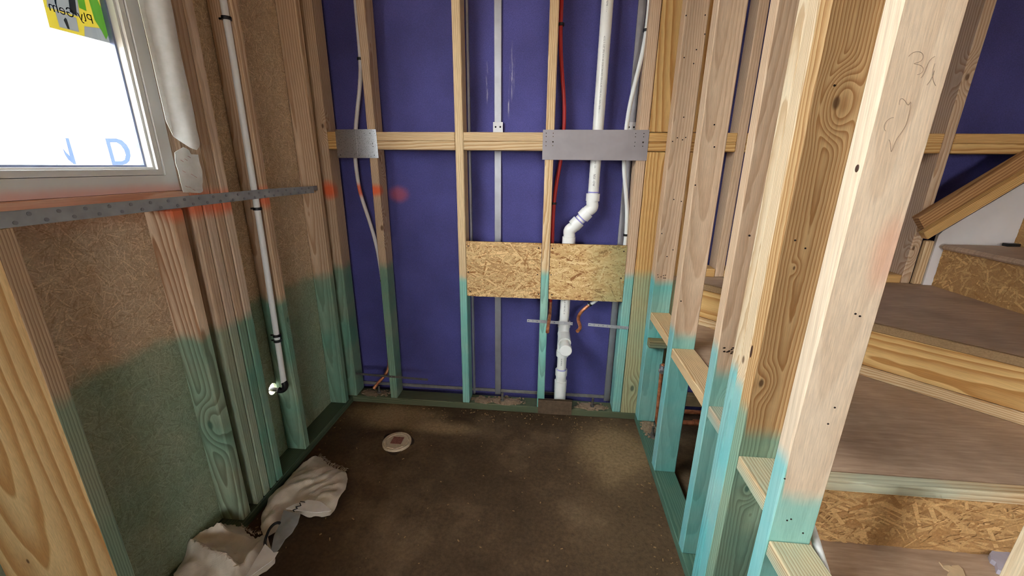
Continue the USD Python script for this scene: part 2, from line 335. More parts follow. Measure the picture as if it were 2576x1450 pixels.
# studs (x0, x1, palette, extra)
st0 = board(-1.120, -1.035, YB, YB+D4, T2, CEIL)
obj('stud', st0, wood(mid(st0), 'z', TAN, paint=GRN, green=GREEN_L, orange=[((-1.06, YB, 1.155), (.05, .06, .05), .95)], pith=(.03, .09), knots=[((-1.05, YB, 1.44), .012)]), WB, label='corner stud with an orange spray mark')
s1 = board(-.842, -.804, YB, YB+D4, T2, CEIL)
obj('stud', s1, wood(mid(s1), 'z', TAN, paint=(0.80, .80, .035), green=GREEN_L, orange=[((-.835, YB, 1.158), (.06, .05, .032), .95)], pith=(.05, .03), knots=[((-.81, YB, .98), .016), ((-.81, YB+.03, 1.30), .02)]), WB, label='leftmost free stud of the back wall with an orange mark and a nail plate across it')
s2 = board(-.437, -.400, YB, YB+D4, T2, CEIL)
obj('stud', s2, wood(mid(s2), 'z', PALE, paint=(0.75, .75, .03), contrast=.6, pith=(.12, .1)), WB, label='pale stud left of the particle board backing')
s3 = board(-.034, .004, YB, YB+D4, T2, CEIL)
obj('stud', s3, wood(mid(s3), 'z', PALE, paint=(0.795, .795, .015), pith=(.03, .08), ring=.006), WB, label='rough-edged stud between the two particle board pieces')
s4 = board(.362, .404, YB, YB+D4, T2, CEIL)
obj('stud', s4, wood(mid(s4), 'z', PINK, paint=(0.79, .79, .02), pith=(.1, .09), contrast=.7), WB)
# nailer boards flat in the corner, cut by the blocking
nb = board(.406, .600, YB, YB+T2, 1.418, CEIL, .002)
gold1 = wood(mid(nb), 'z', GOLD, ring=.02, tilt=(2.5, 2), pith=(.02, .05), warp=.014)
obj('nailer_board', nb, gold1, WB, label='orange-brown nailer board above the blocking in the right corner')
na = board(.406, .600, YB, YB+T2, T2, 1.338, .002)
gold2 = wood(mid(na), 'z', GOLD, ring=.013, tilt=(3.0, 1.2), pith=(.0, .028), paint=(.80, .80, .04), amount=.42, green=(.10, .45, .36), warp=.012, knots=[((.452, YB, .185), .02)])
obj('nailer_board', na, gold2, WB, label='knotty nailer board with green dye under the blocking in the right corner')
sS = board(.769, .807, YB, YB+D4, L2+.001, CEIL)
obj('stud', sS, wood(mid(sS), 'z', PINK, pith=(.1, .12), contrast=.6), WB)
sR = board(1.565, 1.603, YB, YB+D4, L2+.001, CEIL)
obj('stud', sR, wood(mid(sR), 'z', TAN, pith=(.03, .05), ring=.011, knots=[((1.56, YB, .90), .014), ((1.575, YB, .95), .012), ((1.58, YB, 1.62), .015)]), WB, label='weathered stud right of the large near stud, brown sap streak down its edge')
sF = board(2.05, 2.09, YB, YB+D4, 1.4, CEIL)
# blocking: two flat 2x4s between studs
for a, b, pal in ((-1.034, -.843, GOLD), (-.803, -.438, PALE), (-.399, -.035, PALE), (.005, .361, PALE), (.405, .768, GOLD), (.808, 1.564, GOLD), (1.604, 2.45, GOLD)):
    for j, (z0, z1) in enumerate(((1.3405, 1.3780), (1.3785, 1.416))):
        b_ = board(a, b, YB-(.001 if a == .405 else 0), YB+D4, z0, z1, .0025)
        obj('blocking', b_, wood(mid(b_), 'x', pal, ring=.006 if j else .014, tilt=(1, 2.5), pith=(.03+.02*j, .05)), WB)
pl_mid = []
dusty = simple('dusty_plate', S(120, 104, 76), 0.85, var=.3, scale=14)
bp = board(-1.149, .569, YB, YB+D4, 0, T2)
obj('bottom_plate', bp, wood(mid(bp), 'x', (S(132, 120, 88), S(96, 88, 62)), paint=(.2, .2, .01), green=(.06, .19, .12), amount=.5), WB, label='bottom plate stained green and dusty')
for a, b in ((.601, .768), (.808, 1.564)):
    q = board(a, b, YB, YB+D4, L2+.0005, L2+T2)
    obj('bottom_plate', q, wood(mid(q), 'x', GOLD, ring=.006), WB)

# ------------------------------------------------------------------ left wall
WL = thing('wall_left', 'exterior stud wall on the left with strand board sheathing behind its studs', 'wall', (XL, 1.0, 0), kind='structure')
XS = XL-D4
GL = (0.765, .765, .04)
def lstud(y0, y1, z0, z1, pal, label=None, x0=XS+.001, x1=XL, **kw):
    b = board(x0, x1, y0, y1, z0, z1, .0045)
    ctr = mid(b)
    kw.setdefault('paint', GL)
    or_ = [((XL+.0, (y0+y1)/2, 1.155), (.05, .12, .045), .75)] if kw.pop('sprayed', False) else ()
    return obj('stud', b, wood(ctr, 'z', pal, green=GREEN_L, orange=or_, **kw), WL, label=label)
LW = (S(218, 196, 172), S(190, 162, 136))
lstud(.664, .699, T2, 1.148, (S(232, 198, 142), S(196, 146, 88)), 'wide near plank with broad honey-coloured grain at the left edge of the picture', x0=-1.40, ring=.042, tilt=(5, 3), pith=(.04, .06), warp=.035, paint=(.69, .69, .02), amount=.0, knots=[(tuple(px(70, 1413, 1, .664)), .009)])
# the room-side edge of that plank is stained green near the floor: a thin face strip of the same board
eA = board(XL, XL+.0015, .6645, .6985, T2, 1.148, .0004)
obj('plank_edge', eA, wood(mid(eA), 'z', (S(206, 178, 144), S(160, 128, 98)), ring=.0058, paint=(.79, .79, .04), green=GREEN_L, amount=.62, pith=(.002, .25), warp=.002, tilt=(.2, .2)), WL)
lstud(1.046, 1.086, T2, 1.148, (S(220, 194, 164), S(166, 126, 94)), 'cripple stud under the window with arched grain', amount=.7, ring=.016, tilt=(3.5, 2.5), pith=(.01, .03), sprayed=True, knots=[((-1.10, 1.046, .44), .02)])
for i, y in enumerate((1.118, 1.157, 1.196, 1.235)):
    lstud(y, y+.0368, T2, CEIL, LW if i % 2 else (S(206, 180, 152), S(172, 140, 112)), None, sprayed=True, pith=(.06+.03*i, .1), amount=.85 if i > 1 else .6, contrast=.7)
lstud(1.428, 1.464, T2, CEIL, TAN, 'stud carrying the white water pipe on the left wall', sprayed=True, pith=(.04, .05), knots=[((XL, 1.45, .66), .014)])
lstud(1.80, 1.838, T2, CEIL, TAN, 'last stud of the left wall before the corner', pith=(.03, .04), sprayed=False, ring=.010, orange=None) if False else lstud(1.80, 1.838, T2, CEIL, TAN, 'last stud of the left wall before the corner', pith=(.03, .04), ring=.010)
sill = board(XS+.001, XL, -.80, 1.1175, 1.149, 1.1982)
obj('window_sill_plate', sill, wood(mid(sill), 'y', LW, paint=None, orange=[((XL, .85, 1.165), (.08, .6, .05), .35)]), WL, label='rough sill with a pink haze of orange spray')
lp = board(XS, XL, .30, 1.879, 0, T2)
obj('bottom_plate', lp, wood(mid(lp), 'y', (S(120, 108, 78), S(84, 78, 54)), paint=(.2, .2, .01), green=(.05, .18, .12), amount=.65), WL, label='left bottom plate stained dark green')
# sheathing: backing panels plus strand flakes
def strand_mat(name, lo, hi, paint=None, green=GREEN_L, amount=.7, orange=(), speck=.0):
    n = {'g': ('geometry', {}), 'at': ('attribute', {'attribute': 'shade'}), 'r': ('rgb_ramp', {'ramp': [(0, lo), (.35, tuple(a*.5+b*.5 for a, b in zip(lo, hi))), (.8, hi), (1, tuple(min(1, c*1.15) for c in hi))]}),
         'n': ('noise_texture', {'scale': 220.0, 'detail': 4.0, 'roughness': .7}), 'f': ('map_range', {'from_min': .3, 'from_max': .7, 'to_min': .75, 'to_max': 1.15}),
         'm': ('mix', {'mix_type': 'multiply', 'fac': 1.0}), 'p': ('principled_bsdf', {'roughness': .75, 'specular_ior_level': .25})}
    l = [('at.fac', 'r.fac'), ('g.position', 'n.vector'), ('n.fac', 'f.value'), ('r.color', 'm.color1'), ('f.result', 'm.color2')]
    src = add_paint(n, l, 'm.color', paint, orange, green, amount)
    l.append((src, 'p.base_color'))
    return mat(name, n, l)
FL_SHADE = []
def strands(name, mesh, m_, parent):
    p = obj(name, mesh, m_, parent, kind='stuff', smooth=False)
    n_, sh = FL_SHADE.pop()
    from pxr import Sdf, Vt
    UsdGeom.PrimvarsAPI(p).CreatePrimvar('shade', Sdf.ValueTypeNames.FloatArray, 'vertex').Set(Vt.FloatArray.FromNumpy(np.array(sh, np.float32)))
    return p
def flakes(w, h, count, ln, wd, seed, spread=.5, lift=.0004, hole=None):
    """Flat wood strands on a w x h rectangle (in xy, facing +z)."""
    rng = np.random.default_rng(seed); V, Fc, SH_ = [], [], []
    for i in range(count):
        L = rng.uniform(*ln)/2; W = rng.uniform(*wd)/2; a = rng.normal(0, spread) if spread < 2 else rng.uniform(0, math.pi)
        c = rng.uniform(0, 1, 2)*[w, h]; ca, sa = math.cos(a), math.sin(a)
        P = np.array([(-L, -W*rng.uniform(.3, 1)), (L*.9, -W), (L, W*rng.uniform(.2, 1)), (-L*.85, W)])
        P = c + P@np.array([[ca, sa], [-sa, ca]])
        P = [tuple(p) for p in P]
        for ax, val, sg in ((0, 0, 1), (0, w, -1), (1, 0, 1), (1, h, -1)):
            Q = []
            for k in range(len(P)):
                p, q = P[k], P[(k+1) % len(P)]; dp, dq = sg*(p[ax]-val), sg*(q[ax]-val)
                if dp >= 0: Q.append(p)
                if dp*dq < 0:
                    t = dp/(dp-dq); Q.append((p[0]+t*(q[0]-p[0]), p[1]+t*(q[1]-p[1])))
            P = Q
            if len(P) < 3: break
        if len(P) < 3: continue
        if hole is not None and np.hypot(np.mean([p[0] for p in P])-hole[0], np.mean([p[1] for p in P])-hole[1]) < hole[2]: continue
        z = .0002 + lift*(i/count) + rng.uniform(0, lift*.3); tl = rng.uniform(-1, 1)*lift*.5
        SH_ += [rng.uniform()]*len(P)
        b = len(V); V += [(p[0], p[1], max(.0001, z+tl*((p[0]-c[0])*ca+(p[1]-c[1])*sa)/max(L, 1e-6))) for p in P]
        Fc += [(b, b+k, b+k+1) for k in range(1, len(P)-1)]
    FL_SHADE.append((len(V), SH_))
    return trimesh.Trimesh(V, Fc, process=False)
sheath_o = [((XS, .95, 1.15), (.1, .5, .05), .12)]
sh_base = strand_mat('sheathing_base', S(206, 180, 150), S(214, 190, 160), GL, amount=.6, orange=sheath_o)
sh_strand = strand_mat('sheathing_strands', S(186, 158, 126), S(226, 204, 174), GL, amount=.6, orange=sheath_o)
hole_p = px(686, 979, 0, XS); HR = .025
SH = [(0.70, 1.152, 0, 1.15), (1.152, 2.04, 0, CEIL)]
for i, (y0, y1, z0, z1) in enumerate(SH):
    P = sbox(y0, z0, y1, z1)
    hole = None
    if y0 < hole_p[1] < y1: P = P.difference(Point(hole_p[1], hole_p[2]).buffer(HR)); hole = (hole_p[1]-y0, hole_p[2]-z0, HR+.012)
    pn = obj('sheathing_panel', on_left(P, XS, .012), sh_base, WL, smooth=False)
    fk = flakes(y1-y0, z1-z0, int(9000*(y1-y0)*(z1-z0)/.5), (.012, .05), (.0012, .0042), 11+i, spread=3, hole=hole, lift=.0006)
    fk = frame(fk, (XS, y0, z0), (0, 1, 0), (0, 0, 1), (1, 0, 0))
    strands('strands', fk, sh_strand, pn)
YW0, YW1, ZW0, ZW1 = -0.75, 1.098, 1.199, 2.32      # window frame, inner-face outline
P = sbox(-4.0, 1.19, 1.152, CEIL).difference(sbox(YW0, ZW0-.03, YW1+.015, ZW1))
obj('sheathing_panel', on_left(P, XS, .012), sh_base, WL, smooth=False)
obj('sheathing_panel', plain(-1.52, -1.40, -4.0, .70, 0, 1.2), sh_base, WL, smooth=False)
obj('sheathing_panel', plain(-1.44, XS, -4.0, .70, 1.16, 1.19), sh_base, WL, smooth=False)
obj('header_board', board(XS+.001, XL, YW0-.02, 1.117, ZW1+.01, ZW1+.25), wood((XL, .6, 2.3), 'y', LW), WL)

# ------------------------------------------------------------------ window
W1 = thing('window_1', 'white vinyl window overlooking the white neighbouring house', 'window', (XL-.03, .64, ZW0), kind='structure')
vinyl = simple('white_vinyl', S(218, 219, 216), 0.45, var=.02, scale=8)
def vinyl_sprayed():
    n = {'g': ('geometry', {}), 'c': ('color', {'value': S(218, 219, 216)}), 'p': ('principled_bsdf', {'roughness': .45})}
    l = []; src = add_paint(n, l, 'c.color', None, [((XL, .8, 1.195), (.2, .8, .028), .45)])
    l.append((src, 'p.base_color')); return mat('white_vinyl_sprayed', n, l)
vin_s = vinyl_sprayed()
GY1, GZ0 = 1.046, 1.2605                                  # glass corner
outer = sbox(YW0, ZW0, YW1, ZW1); fi = sbox(YW0+.034, ZW0+.042, YW1-.034, ZW1-.042)
obj('window_frame', on_left(outer.difference(fi), XL-.008, .07), vin_s, W1)
si = sbox(YW0+.052, GZ0, GY1, ZW1-.06)
sash_o = fi.buffer(-.0012, join_style=2)
sash = on_left(sash_o.difference(si.buffer(.004, join_style=2)), XL-.013, .05)
bead = on_left(si.buffer(.0035, join_style=2).difference(si.buffer(-.002, join_style=2)), XL-.022, .02)
obj('sash', [sash, bead], vinyl, W1)
shim = board(XS+.001, XL-.012, 1.0985, 1.1172, 1.1985, ZW1, .001)
obj('shim', shim, wood(mid(shim), 'z', LW), WL)
gk = on_left(fi.buffer(.003, join_style=2).difference(fi.buffer(-.006, join_style=2)), XL-.064, .006)
obj('gasket', gk, simple('dark_gasket', S(50, 48, 46), .7), W1, label='dark gasket line between frame and sash')
chan = simple('window_channel', S(120, 130, 160), .4, .3)
obj('glazing_spacer', on_left(si.difference(si.buffer(-.007, join_style=2)), XL-.040, .012), chan, W1, label='blue-grey glazing spacer')
glass = mat('window_glass', {'t': ('transparent_bsdf', {'color': (.96, .98, .98)}), 'gl': ('glossy_bsdf', {'roughness': 0.02}), 'fr': ('layer_weight', {'blend': .5}), 'fp': ('math', {'math_type': 'power', 'value2': 5.0}), 'fa': ('math', {'math_type': 'multiply_add', 'value2': .85, 'value3': .03}), 'mx': ('mix_closure', {})},
            [('fr.facing', 'fp.value1'), ('fp.value', 'fa.value1'), ('fa.value', 'mx.fac'), ('t.BSDF', 'mx.closure1'), ('gl.BSDF', 'mx.closure2')], 'mx.closure')
XG = XL-.046
obj('pane', on_left(si, XG, .004), glass, W1, smooth=False)

# outside sticker on the pane
def film(name, col, tr=.6):
    return mat(name, {'d': ('diffuse_bsdf', {'color': col}), 't': ('translucent_bsdf', {'color': col}), 'm': ('mix_closure', {'fac': tr})}, [('d.BSDF', 'm.closure1'), ('t.BSDF', 'm.closure2')], 'm.closure')
f_yel, f_grn, f_wht, f_drk, f_gry = film('sticker_yellow', (.46, .41, .12)), film('sticker_green', (.16, .30, .08)), film('sticker_white', (.30, .31, .315)), film('sticker_dark', S(60, 74, 84), .4), film('sticker_grey', S(150, 155, 160))
XK = XG-.006
STK = thing('window_sticker', 'yellow and green window sticker seen from behind through the glass', 'sticker', tuple(px(210, 60, 0, XK)))
def gpoly(pts): return Polygon([tuple(px(u, v, 0, XK)[1:]) for u, v in pts]).buffer(0)
full = gpoly([(60, -190), (125, 69), (312, 118), (262, -110)])
taken = Polygon()
for nm, pts, m_ in [('leaf', [(180, -60), (200, 20), (218, 28), (200, -60)], f_grn), ('leaf', [(206, -60), (238, 50), (256, 78), (267, 100), (276, 78), (277, 66), (240, -10), (228, -60)], f_grn),
                    ('leaf', [(240, -60), (262, 20), (278, 55), (284, 30), (280, 15), (262, -60)], f_grn), ('data_patch', [(281, 92), (300, 97), (302, 107), (285, 103)], f_gry),
                    ('picture_figure', [(168, -35), (176, 30), (194, 40), (185, -35)], f_drk), ('picture_figure', [(160, 50), (170, 72), (176, 74), (168, 48), (164, 44)], f_drk), ('picture_figure', [(132, -30), (138, 8), (146, 26), (142, 10), (140, -30)], f_drk),
                    ('white_strip', [(212, 66), (256, 72), (258, 84), (306, 86), (312, 118), (213, 93)], f_wht), ('picture_square', [(112, -40), (119, 18), (201, 43), (190, -35)], f_wht), ('picture_square', [(138, 26), (150, 68), (199, 81), (192, 45)], f_wht),
                    ('sticker_sheet', None, f_yel)]:
    g_ = (full if pts is None else gpoly(pts).intersection(full)).difference(taken.buffer(1e-5))
    taken = taken.union(g_)
    obj(nm, on_left(g_, XK, .0004), m_, STK, smooth=False)
tm = meshkit.text_mesh('Ply Gem', 0.0185, depth=.0003)
a0 = px(236, 62, 0, XK); a1 = px(127, 36, 0, XK)
ey = np.array([0, -(a0[1]-a1[1])/(tm.bounds[1][0]), 0])
tmm = frame(tm, (XK+.0012, a0[1], a0[2]+.001), (0, ey[1], 0), (0, 0, 1), (1, 0, 0))
obj('lettering', tmm, f_drk, STK, smooth=False)

# loose house wrap folded into the room beside the window
wrap_m = mat('house_wrap', {'g': ('geometry', {}), 'n': ('noise_texture', {'scale': 60.0, 'detail': 4.0}), 'r': ('rgb_ramp', {'ramp': [(.3, S(236, 238, 234)), (.7, S(246, 247, 245))]}), 'b': ('bump', {'strength': .2, 'distance': .002}),
        'd': ('diffuse_bsdf', {}), 't': ('translucent_bsdf', {}), 'm': ('mix_closure', {'fac': .35})},
       [('g.position', 'n.vector'), ('n.fac', 'r.fac'), ('n.fac', 'b.height'), ('r.color', 'd.color'), ('r.color', 't.color'), ('b.normal', 'd.normal'), ('d.BSDF', 'm.closure1'), ('t.BSDF', 'm.closure2')], 'm.closure')
def cloth(poly, step, zfun, th, seed=0):
    """Closed thin sheet over polygon poly: (a, b) -> height zfun(a, b)."""
    x0, y0, x1, y1 = poly.bounds
    g = [(x, y) for x in np.arange(x0, x1, step) for y in np.arange(y0, y1, step) if poly.contains(Point(x, y).buffer(step*.35))]
    ring = poly.exterior; k = max(12, int(ring.length/step)); e = [ring.interpolate(i/k, normalized=True).coords[0] for i in range(k)]
    p = np.array(e+g); tri = Delaunay(p).simplices
    c = p[tri].mean(1); ok = [poly.contains(Point(*q)) for q in c]; tri = tri[np.array(ok)]
    v = p[tri]; cr = (v[:, 1, 0]-v[:, 0, 0])*(v[:, 2, 1]-v[:, 0, 1])-(v[:, 1, 1]-v[:, 0, 1])*(v[:, 2, 0]-v[:, 0, 0])
    tri = np.where(cr[:, None] > 0, tri, tri[:, ::-1]); tri = tri[np.abs(cr) > 1e-9]
    z = np.array([zfun(a, b) for a, b in p]); n = len(p)
    V = np.vstack([np.c_[p, z], np.c_[p, z-th]])
    E = trimesh.Trimesh(np.c_[p, z], tri, process=False); be = E.edges[trimesh.grouping.group_rows(E.edges_sorted, require_count=1)]
    Fc = np.vstack([tri, tri[:, ::-1]+n, [(a, a+n, b) for a, b in be], [(b, a+n, b+n) for a, b in be]])
    return trimesh.Trimesh(V, Fc, process=False)
XW = XL+.006
WR = thing('house_wrap_flap', 'white house wrap folded over the jack stud beside the window, pinched near its foot', 'wrap', tuple(px(450, 300, 0, XW)))
wp = [(262, -420), (318, -400), (362, -150), (403, 0), (425, 100), (446, 180), (461, 258), (466, 325), (478, 352), (474, 365), (463, 378), (452, 372), (426, 342), (408, 305), (336, 0), (300, -150)]
pw = Polygon([tuple(px(u, v, 0, XW)[1:]) for u, v in wp])
cy = pw.centroid
def wz(a, b):
    t = (a-1.13)/.06
    return .010 + .026*math.sin(min(1, max(0, (a-1.09)/.08))*math.pi) + .004*meshkit.noise(np.array([a*60, b*9, 3.0]))
obj('flap', frame(cloth(pw, .006, wz, .0012), (XW, 0, 0), (0, 1, 0), (0, 0, 1), (1, 0, 0)), wrap_m, WR)
wq = [(430, 384), (448, 370), (466, 378), (472, 388), (486, 389), (495, 425), (500, 462), (505, 481), (497, 486), (450, 484), (438, 430)]
pq = Polygon([tuple(px(u, v, 0, XW)[1:]) for u, v in wq]).buffer(0)
obj('foot', frame(cloth(pq, .006, lambda a, b: .008+.010*meshkit.noise(np.array([a*45, b*40, 8.0])), .0012), (XW, 0, 0), (0, 1, 0), (0, 0, 1), (1, 0, 0)), wrap_m, WR, label='crumpled lower end of the wrap with faint red print')
red_ink = simple('faint_red_print', S(196, 150, 150), .8)
pr = []
for u, v in ((458, 405), (468, 402), (476, 395), (463, 432), (484, 440), (492, 445), (478, 472), (488, 478), (470, 470)):
    q = px(u, v, 0, XW+.021)
    pr.append(frame(trimesh.creation.box((.010, .0012, .0004)), q, (0, .85, -.5), (0, .5, .85), (1, 0, 0)))
obj('print', pr, red_ink, WR, smooth=False, kind='stuff')

# ------------------------------------------------------------------ neighbour outside
nb_m = simple('neighbour_wrap', S(235, 238, 242), .8, var=.02, scale=2)
blue_m = simple('neighbour_blue_print', (.012, .03, .16), .7, var=.02)
XN = -4.6
NB = thing('neighbour_house', 'white wrapped neighbouring house with blue printed letters, outside the window', 'house', (XN, 4, -.3))
obj('house_wall', plain(XN-.2, XN, -6, 14, -.3, 2.7), nb_m, NB)
eave = simple('neighbour_eave', S(205, 205, 205), .7)
obj('eave', plain(XN-.2, XN+.3, -6, 14, 2.7, 2.82), eave, NB)
def npoly(pts): return Polygon([tuple(px(u, v, 0, XN)[1:]) for u, v in pts]).buffer(0)
D_o = npoly([(264.5, 348.5), (292, 348.5), (306, 353), (318, 364), (326, 378), (328, 392), (325, 405), (318, 412), (306, 416), (283, 416)])
D_i = npoly([(276, 358.5), (293, 358.5), (304, 365), (313, 378), (316.5, 390), (314, 402), (306, 406), (289, 406)])
N_p = npoly([(164.5, 348), (172, 348), (191.5, 413.5), (186, 413.5), (172, 402), (164, 390), (158, 374), (166, 384), (176, 393)])
obj('letter_d', frame(extr(D_o.difference(D_i), .004), (XN+.004, 0, 0), (0, 1, 0), (0, 0, 1), (-1, 0, 0)), blue_m, NB, smooth=False)
obj('letter_n', frame(extr(N_p, .004), (XN+.004, 0, 0), (0, 1, 0), (0, 0, 1), (-1, 0, 0)), blue_m, NB, smooth=False)
tape = simple('grey_tape_edge', S(150, 155, 155), .7)
def npath(pts, w=.006):
    return tube([px(u, v, 0, XN+.004) for u, v in pts], w, 6)
obj('wrap_seam', [npath([(-40, 379), (0, 378.5), (157, 377)], .008), npath([(-40, 404), (0, 403), (100, 400), (160, 399)], .006), npath([(130, 380), (137, 402), (146, 420), (160, 401)], .006)], tape, NB, label='grey taped seams beside the letters')

# ------------------------------------------------------------------ steel strap and nail plates
strap_m = mat('strap_steel', {'g': ('geometry', {}), 'n': ('noise_texture', {'scale': 25.0, 'detail': 5.0}), 'r': ('rgb_ramp', {'ramp': [(.3, S(138, 142, 145)), (.7, S(164, 168, 170))]}), 'p': ('principled_bsdf', {'roughness': .6, 'metallic': .12})},
              [('g.position', 'n.vector'), ('n.fac', 'r.fac'), ('r.color', 'p.base_color')])
STR = thing('metal_strap', 'long grey galvanized strap nailed across the left wall studs below the window', 'strap', (XL, 1.2, 1.165))
def strap_pt(u, vt, vb): return px(u, vt, 0, XL+.0025)[1:], px(u, vb, 0, XL+.0025)[1:]
ys = (.10, .9, 1.2, 1.50, 1.756); zt = (1.181, 1.181, 1.1825, 1.183, 1.1795); zb = (1.149, 1.1495, 1.151, 1.152, 1.150)
obj('strap', frame(extr(Polygon(list(zip(ys, zt))+list(zip(ys, zb))[::-1]), .0016), (XL+.0008, 0, 0), (0, 1, 0), (0, 0, 1), (1, 0, 0)), strap_m, STR)
nh = []
rng = np.random.default_rng(5)
for i, y in enumerate(np.arange(.60, 1.74, .026)):
    z = 1.165+(.0075 if i % 2 else -.0075)
    c = trimesh.creation.cylinder(radius=.0042, height=.0022, sections=10); c.apply_transform(trimesh.transformations.rotation_matrix(math.pi/2, (0, 1, 0))); c.apply_translation((XL+.0030, y, z)); nh.append(c)
nail_m = simple('nail_heads', S(128, 130, 134), .5, .15)
for c in nh: obj('nail_head', c, nail_m, STR)
tail = frame(board(0, .028, 0, .0016, -.010, .010, .0004), (XL+.0008, 1.757, 1.170), (0, 1, 0), (1, 0, 0), (0, 0, 1))
obj('strap_end', tail, nail_m, STR, label='brown bent end of the strap')

plate_m = mat('nail_plate_steel', {'g': ('geometry', {}), 'n': ('noise_texture', {'scale': 9.0, 'detail': 6.0}), 'r': ('rgb_ramp', {'ramp': [(.3, S(146, 139, 141)), (.7, S(164, 157, 159))]}), 'p': ('principled_bsdf', {'roughness': .6, 'metallic': .2, 'specular_ior_level': .3})},
              [('g.position', 'n.vector'), ('n.fac', 'r.fac'), ('r.color', 'p.base_color')])
p1 = Polygon([(-.994, 1.302), (-.797, 1.303), (-.799, 1.427), (-.992, 1.4255)])
for x, z in ((-.979, 1.315), (-.816, 1.315), (-.819, 1.353), (-.820, 1.365), (-.828, 1.41)): p1 = p1.difference(Point(x, z).buffer(.0024))
plate_b = mat('speckled_plate_steel', {'g': ('geometry', {}), 'n': ('noise_texture', {'scale': 260.0, 'detail': 3.0}), 'r': ('rgb_ramp', {'ramp': [(.30, S(96, 92, 90)), (.42, S(190, 190, 192))]}), 'p': ('principled_bsdf', {'roughness': .25, 'metallic': .85})},
              [('g.position', 'n.vector'), ('n.fac', 'r.fac'), ('r.color', 'p.base_color')])
PL1 = thing('nail_plate', 'small square shiny steel nail plate across the blocking on the left', 'nail plate', (-.895, YB, 1.36))
obj('plate', on_back(p1, YB-.0022, .0018), plate_b, PL1)
obj('crease', plain(-.8955, -.8945, YB-.0027, YB-.0022, 1.304, 1.425), galv, PL1)
p2 = Polygon([(-.046, 1.302), (.4065, 1.302), (.4055, 1.427), (-.046, 1.4265)])
for x in (-.031, -.001): 
    for z in (1.361, 1.377, 1.399, 1.4125): p2 = p2.difference(Point(x, z).buffer(.0036 if (x > -.01 and z == 1.377) else .0023))
for x in (.350, .384):
    for z in (1.361, 1.377, 1.399, 1.4125): p2 = p2.difference(Point(x, z).buffer(.0038 if (x > .36 and z == 1.377) else .0022))
PL2 = thing('nail_plate', 'long grey steel nail plate with punched holes over the pipes on the right', 'nail plate', (.18, YB, 1.36))
obj('plate', on_back(p2, YB-.0024, .0018), plate_m, PL2)
hole_m = simple('dark_nail_shank', S(36, 32, 30), .6)
for x in (-.031, -.001, .350, .384):
    for z in (1.361, 1.377, 1.399, 1.4125):
        c = trimesh.creation.cylinder(radius=.0034 if (z == 1.377 and x in (-.001, .384)) else .002, height=.001, sections=10); c.apply_transform(trimesh.transformations.rotation_matrix(math.pi/2, (1, 0, 0))); c.apply_translation((x, YB-.0010, z)); obj('nail', c, hole_m, PL2)
shoe_m = simple('dust_covered_shoe', S(98, 80, 62), .85, .1, .2, 60)
shoe = [on_back(Polygon([(-.028, 0.004), (.150, 0.004), (.150, .092), (-.028, .092)]), YB-.006, .002), plain(.0605, .0615, YB-.0066, YB-.006, .01, .088), plain(-.028, .150, YB-.006, YB+.005, .090, .092)]
for par, xs in ((PL1, [(-.979, 1.315, .0021), (-.816, 1.315, .0021), (-.819, 1.353, .0021), (-.820, 1.365, .0021), (-.828, 1.41, .0021)]),):
    for x, z, r_ in xs:
        c = trimesh.creation.cylinder(radius=r_, height=.001, sections=10); c.apply_transform(trimesh.transformations.rotation_matrix(math.pi/2, (1, 0, 0))); c.apply_translation((x, YB-.0010, z)); obj('nail', c, simple(f'nail_{int(z*1000)}_{int(-x*1000)}', S(36, 32, 30), .6), par)
obj('plate_shoe', shoe, shoe_m, None, 'dusty brown steel shoe covering the cut bottom plate under the drain pipe', 'bracket')

# ------------------------------------------------------------------ particle board backing
osb_base = strand_mat('backing_base', S(176, 132, 76), S(190, 146, 88), (.0, .0, .01))
osb_fl = strand_mat('backing_strands', S(160, 110, 62), S(228, 194, 140), None)
osb_fl_r = strand_mat('backing_strands_green', S(150, 98, 46), S(228, 194, 132), None, orange=())
def green_right():
    n = {'g': ('geometry', {}), 'at': ('attribute', {'attribute': 'shade'}), 'r': ('rgb_ramp', {'ramp': [(0, S(140, 92, 52)), (.2, S(196, 152, 98)), (.8, S(226, 194, 138)), (1, S(236, 208, 156))]}), 'n': ('noise_texture', {'scale': 8.0, 'detail': 4.0}), 'sp': ('separate_xyz', {}),
         'a': ('math', {'math_type': 'multiply_add', 'value2': .25, 'value3': -.12}), 'b': ('math', {'math_type': 'add'}), 'm': ('map_range', {'range_type': 'smoothstep', 'from_min': .16, 'from_max': .36, 'to_min': 0.0, 'to_max': .55}),
         'x': ('mix', {'mix_type': 'mix', 'color2': (.22, .27, .12)}), 'p': ('principled_bsdf', {'roughness': .75, 'specular_ior_level': .25})}
    l = [('at.fac', 'r.fac'), ('g.position', 'n.vector'), ('g.position', 'sp.vector'), ('n.fac', 'a.value1'), ('sp.x', 'b.value1'), ('a.value', 'b.value2'), ('b.value', 'm.value'), ('m.result', 'x.fac'), ('r.color', 'x.color1'), ('x.color', 'p.base_color')]
    return mat('backing_strands_stained', n, l)
osb_fl_r = green_right()
nailm = simple('dark_nail_dents', S(40, 32, 28), .6, .2)
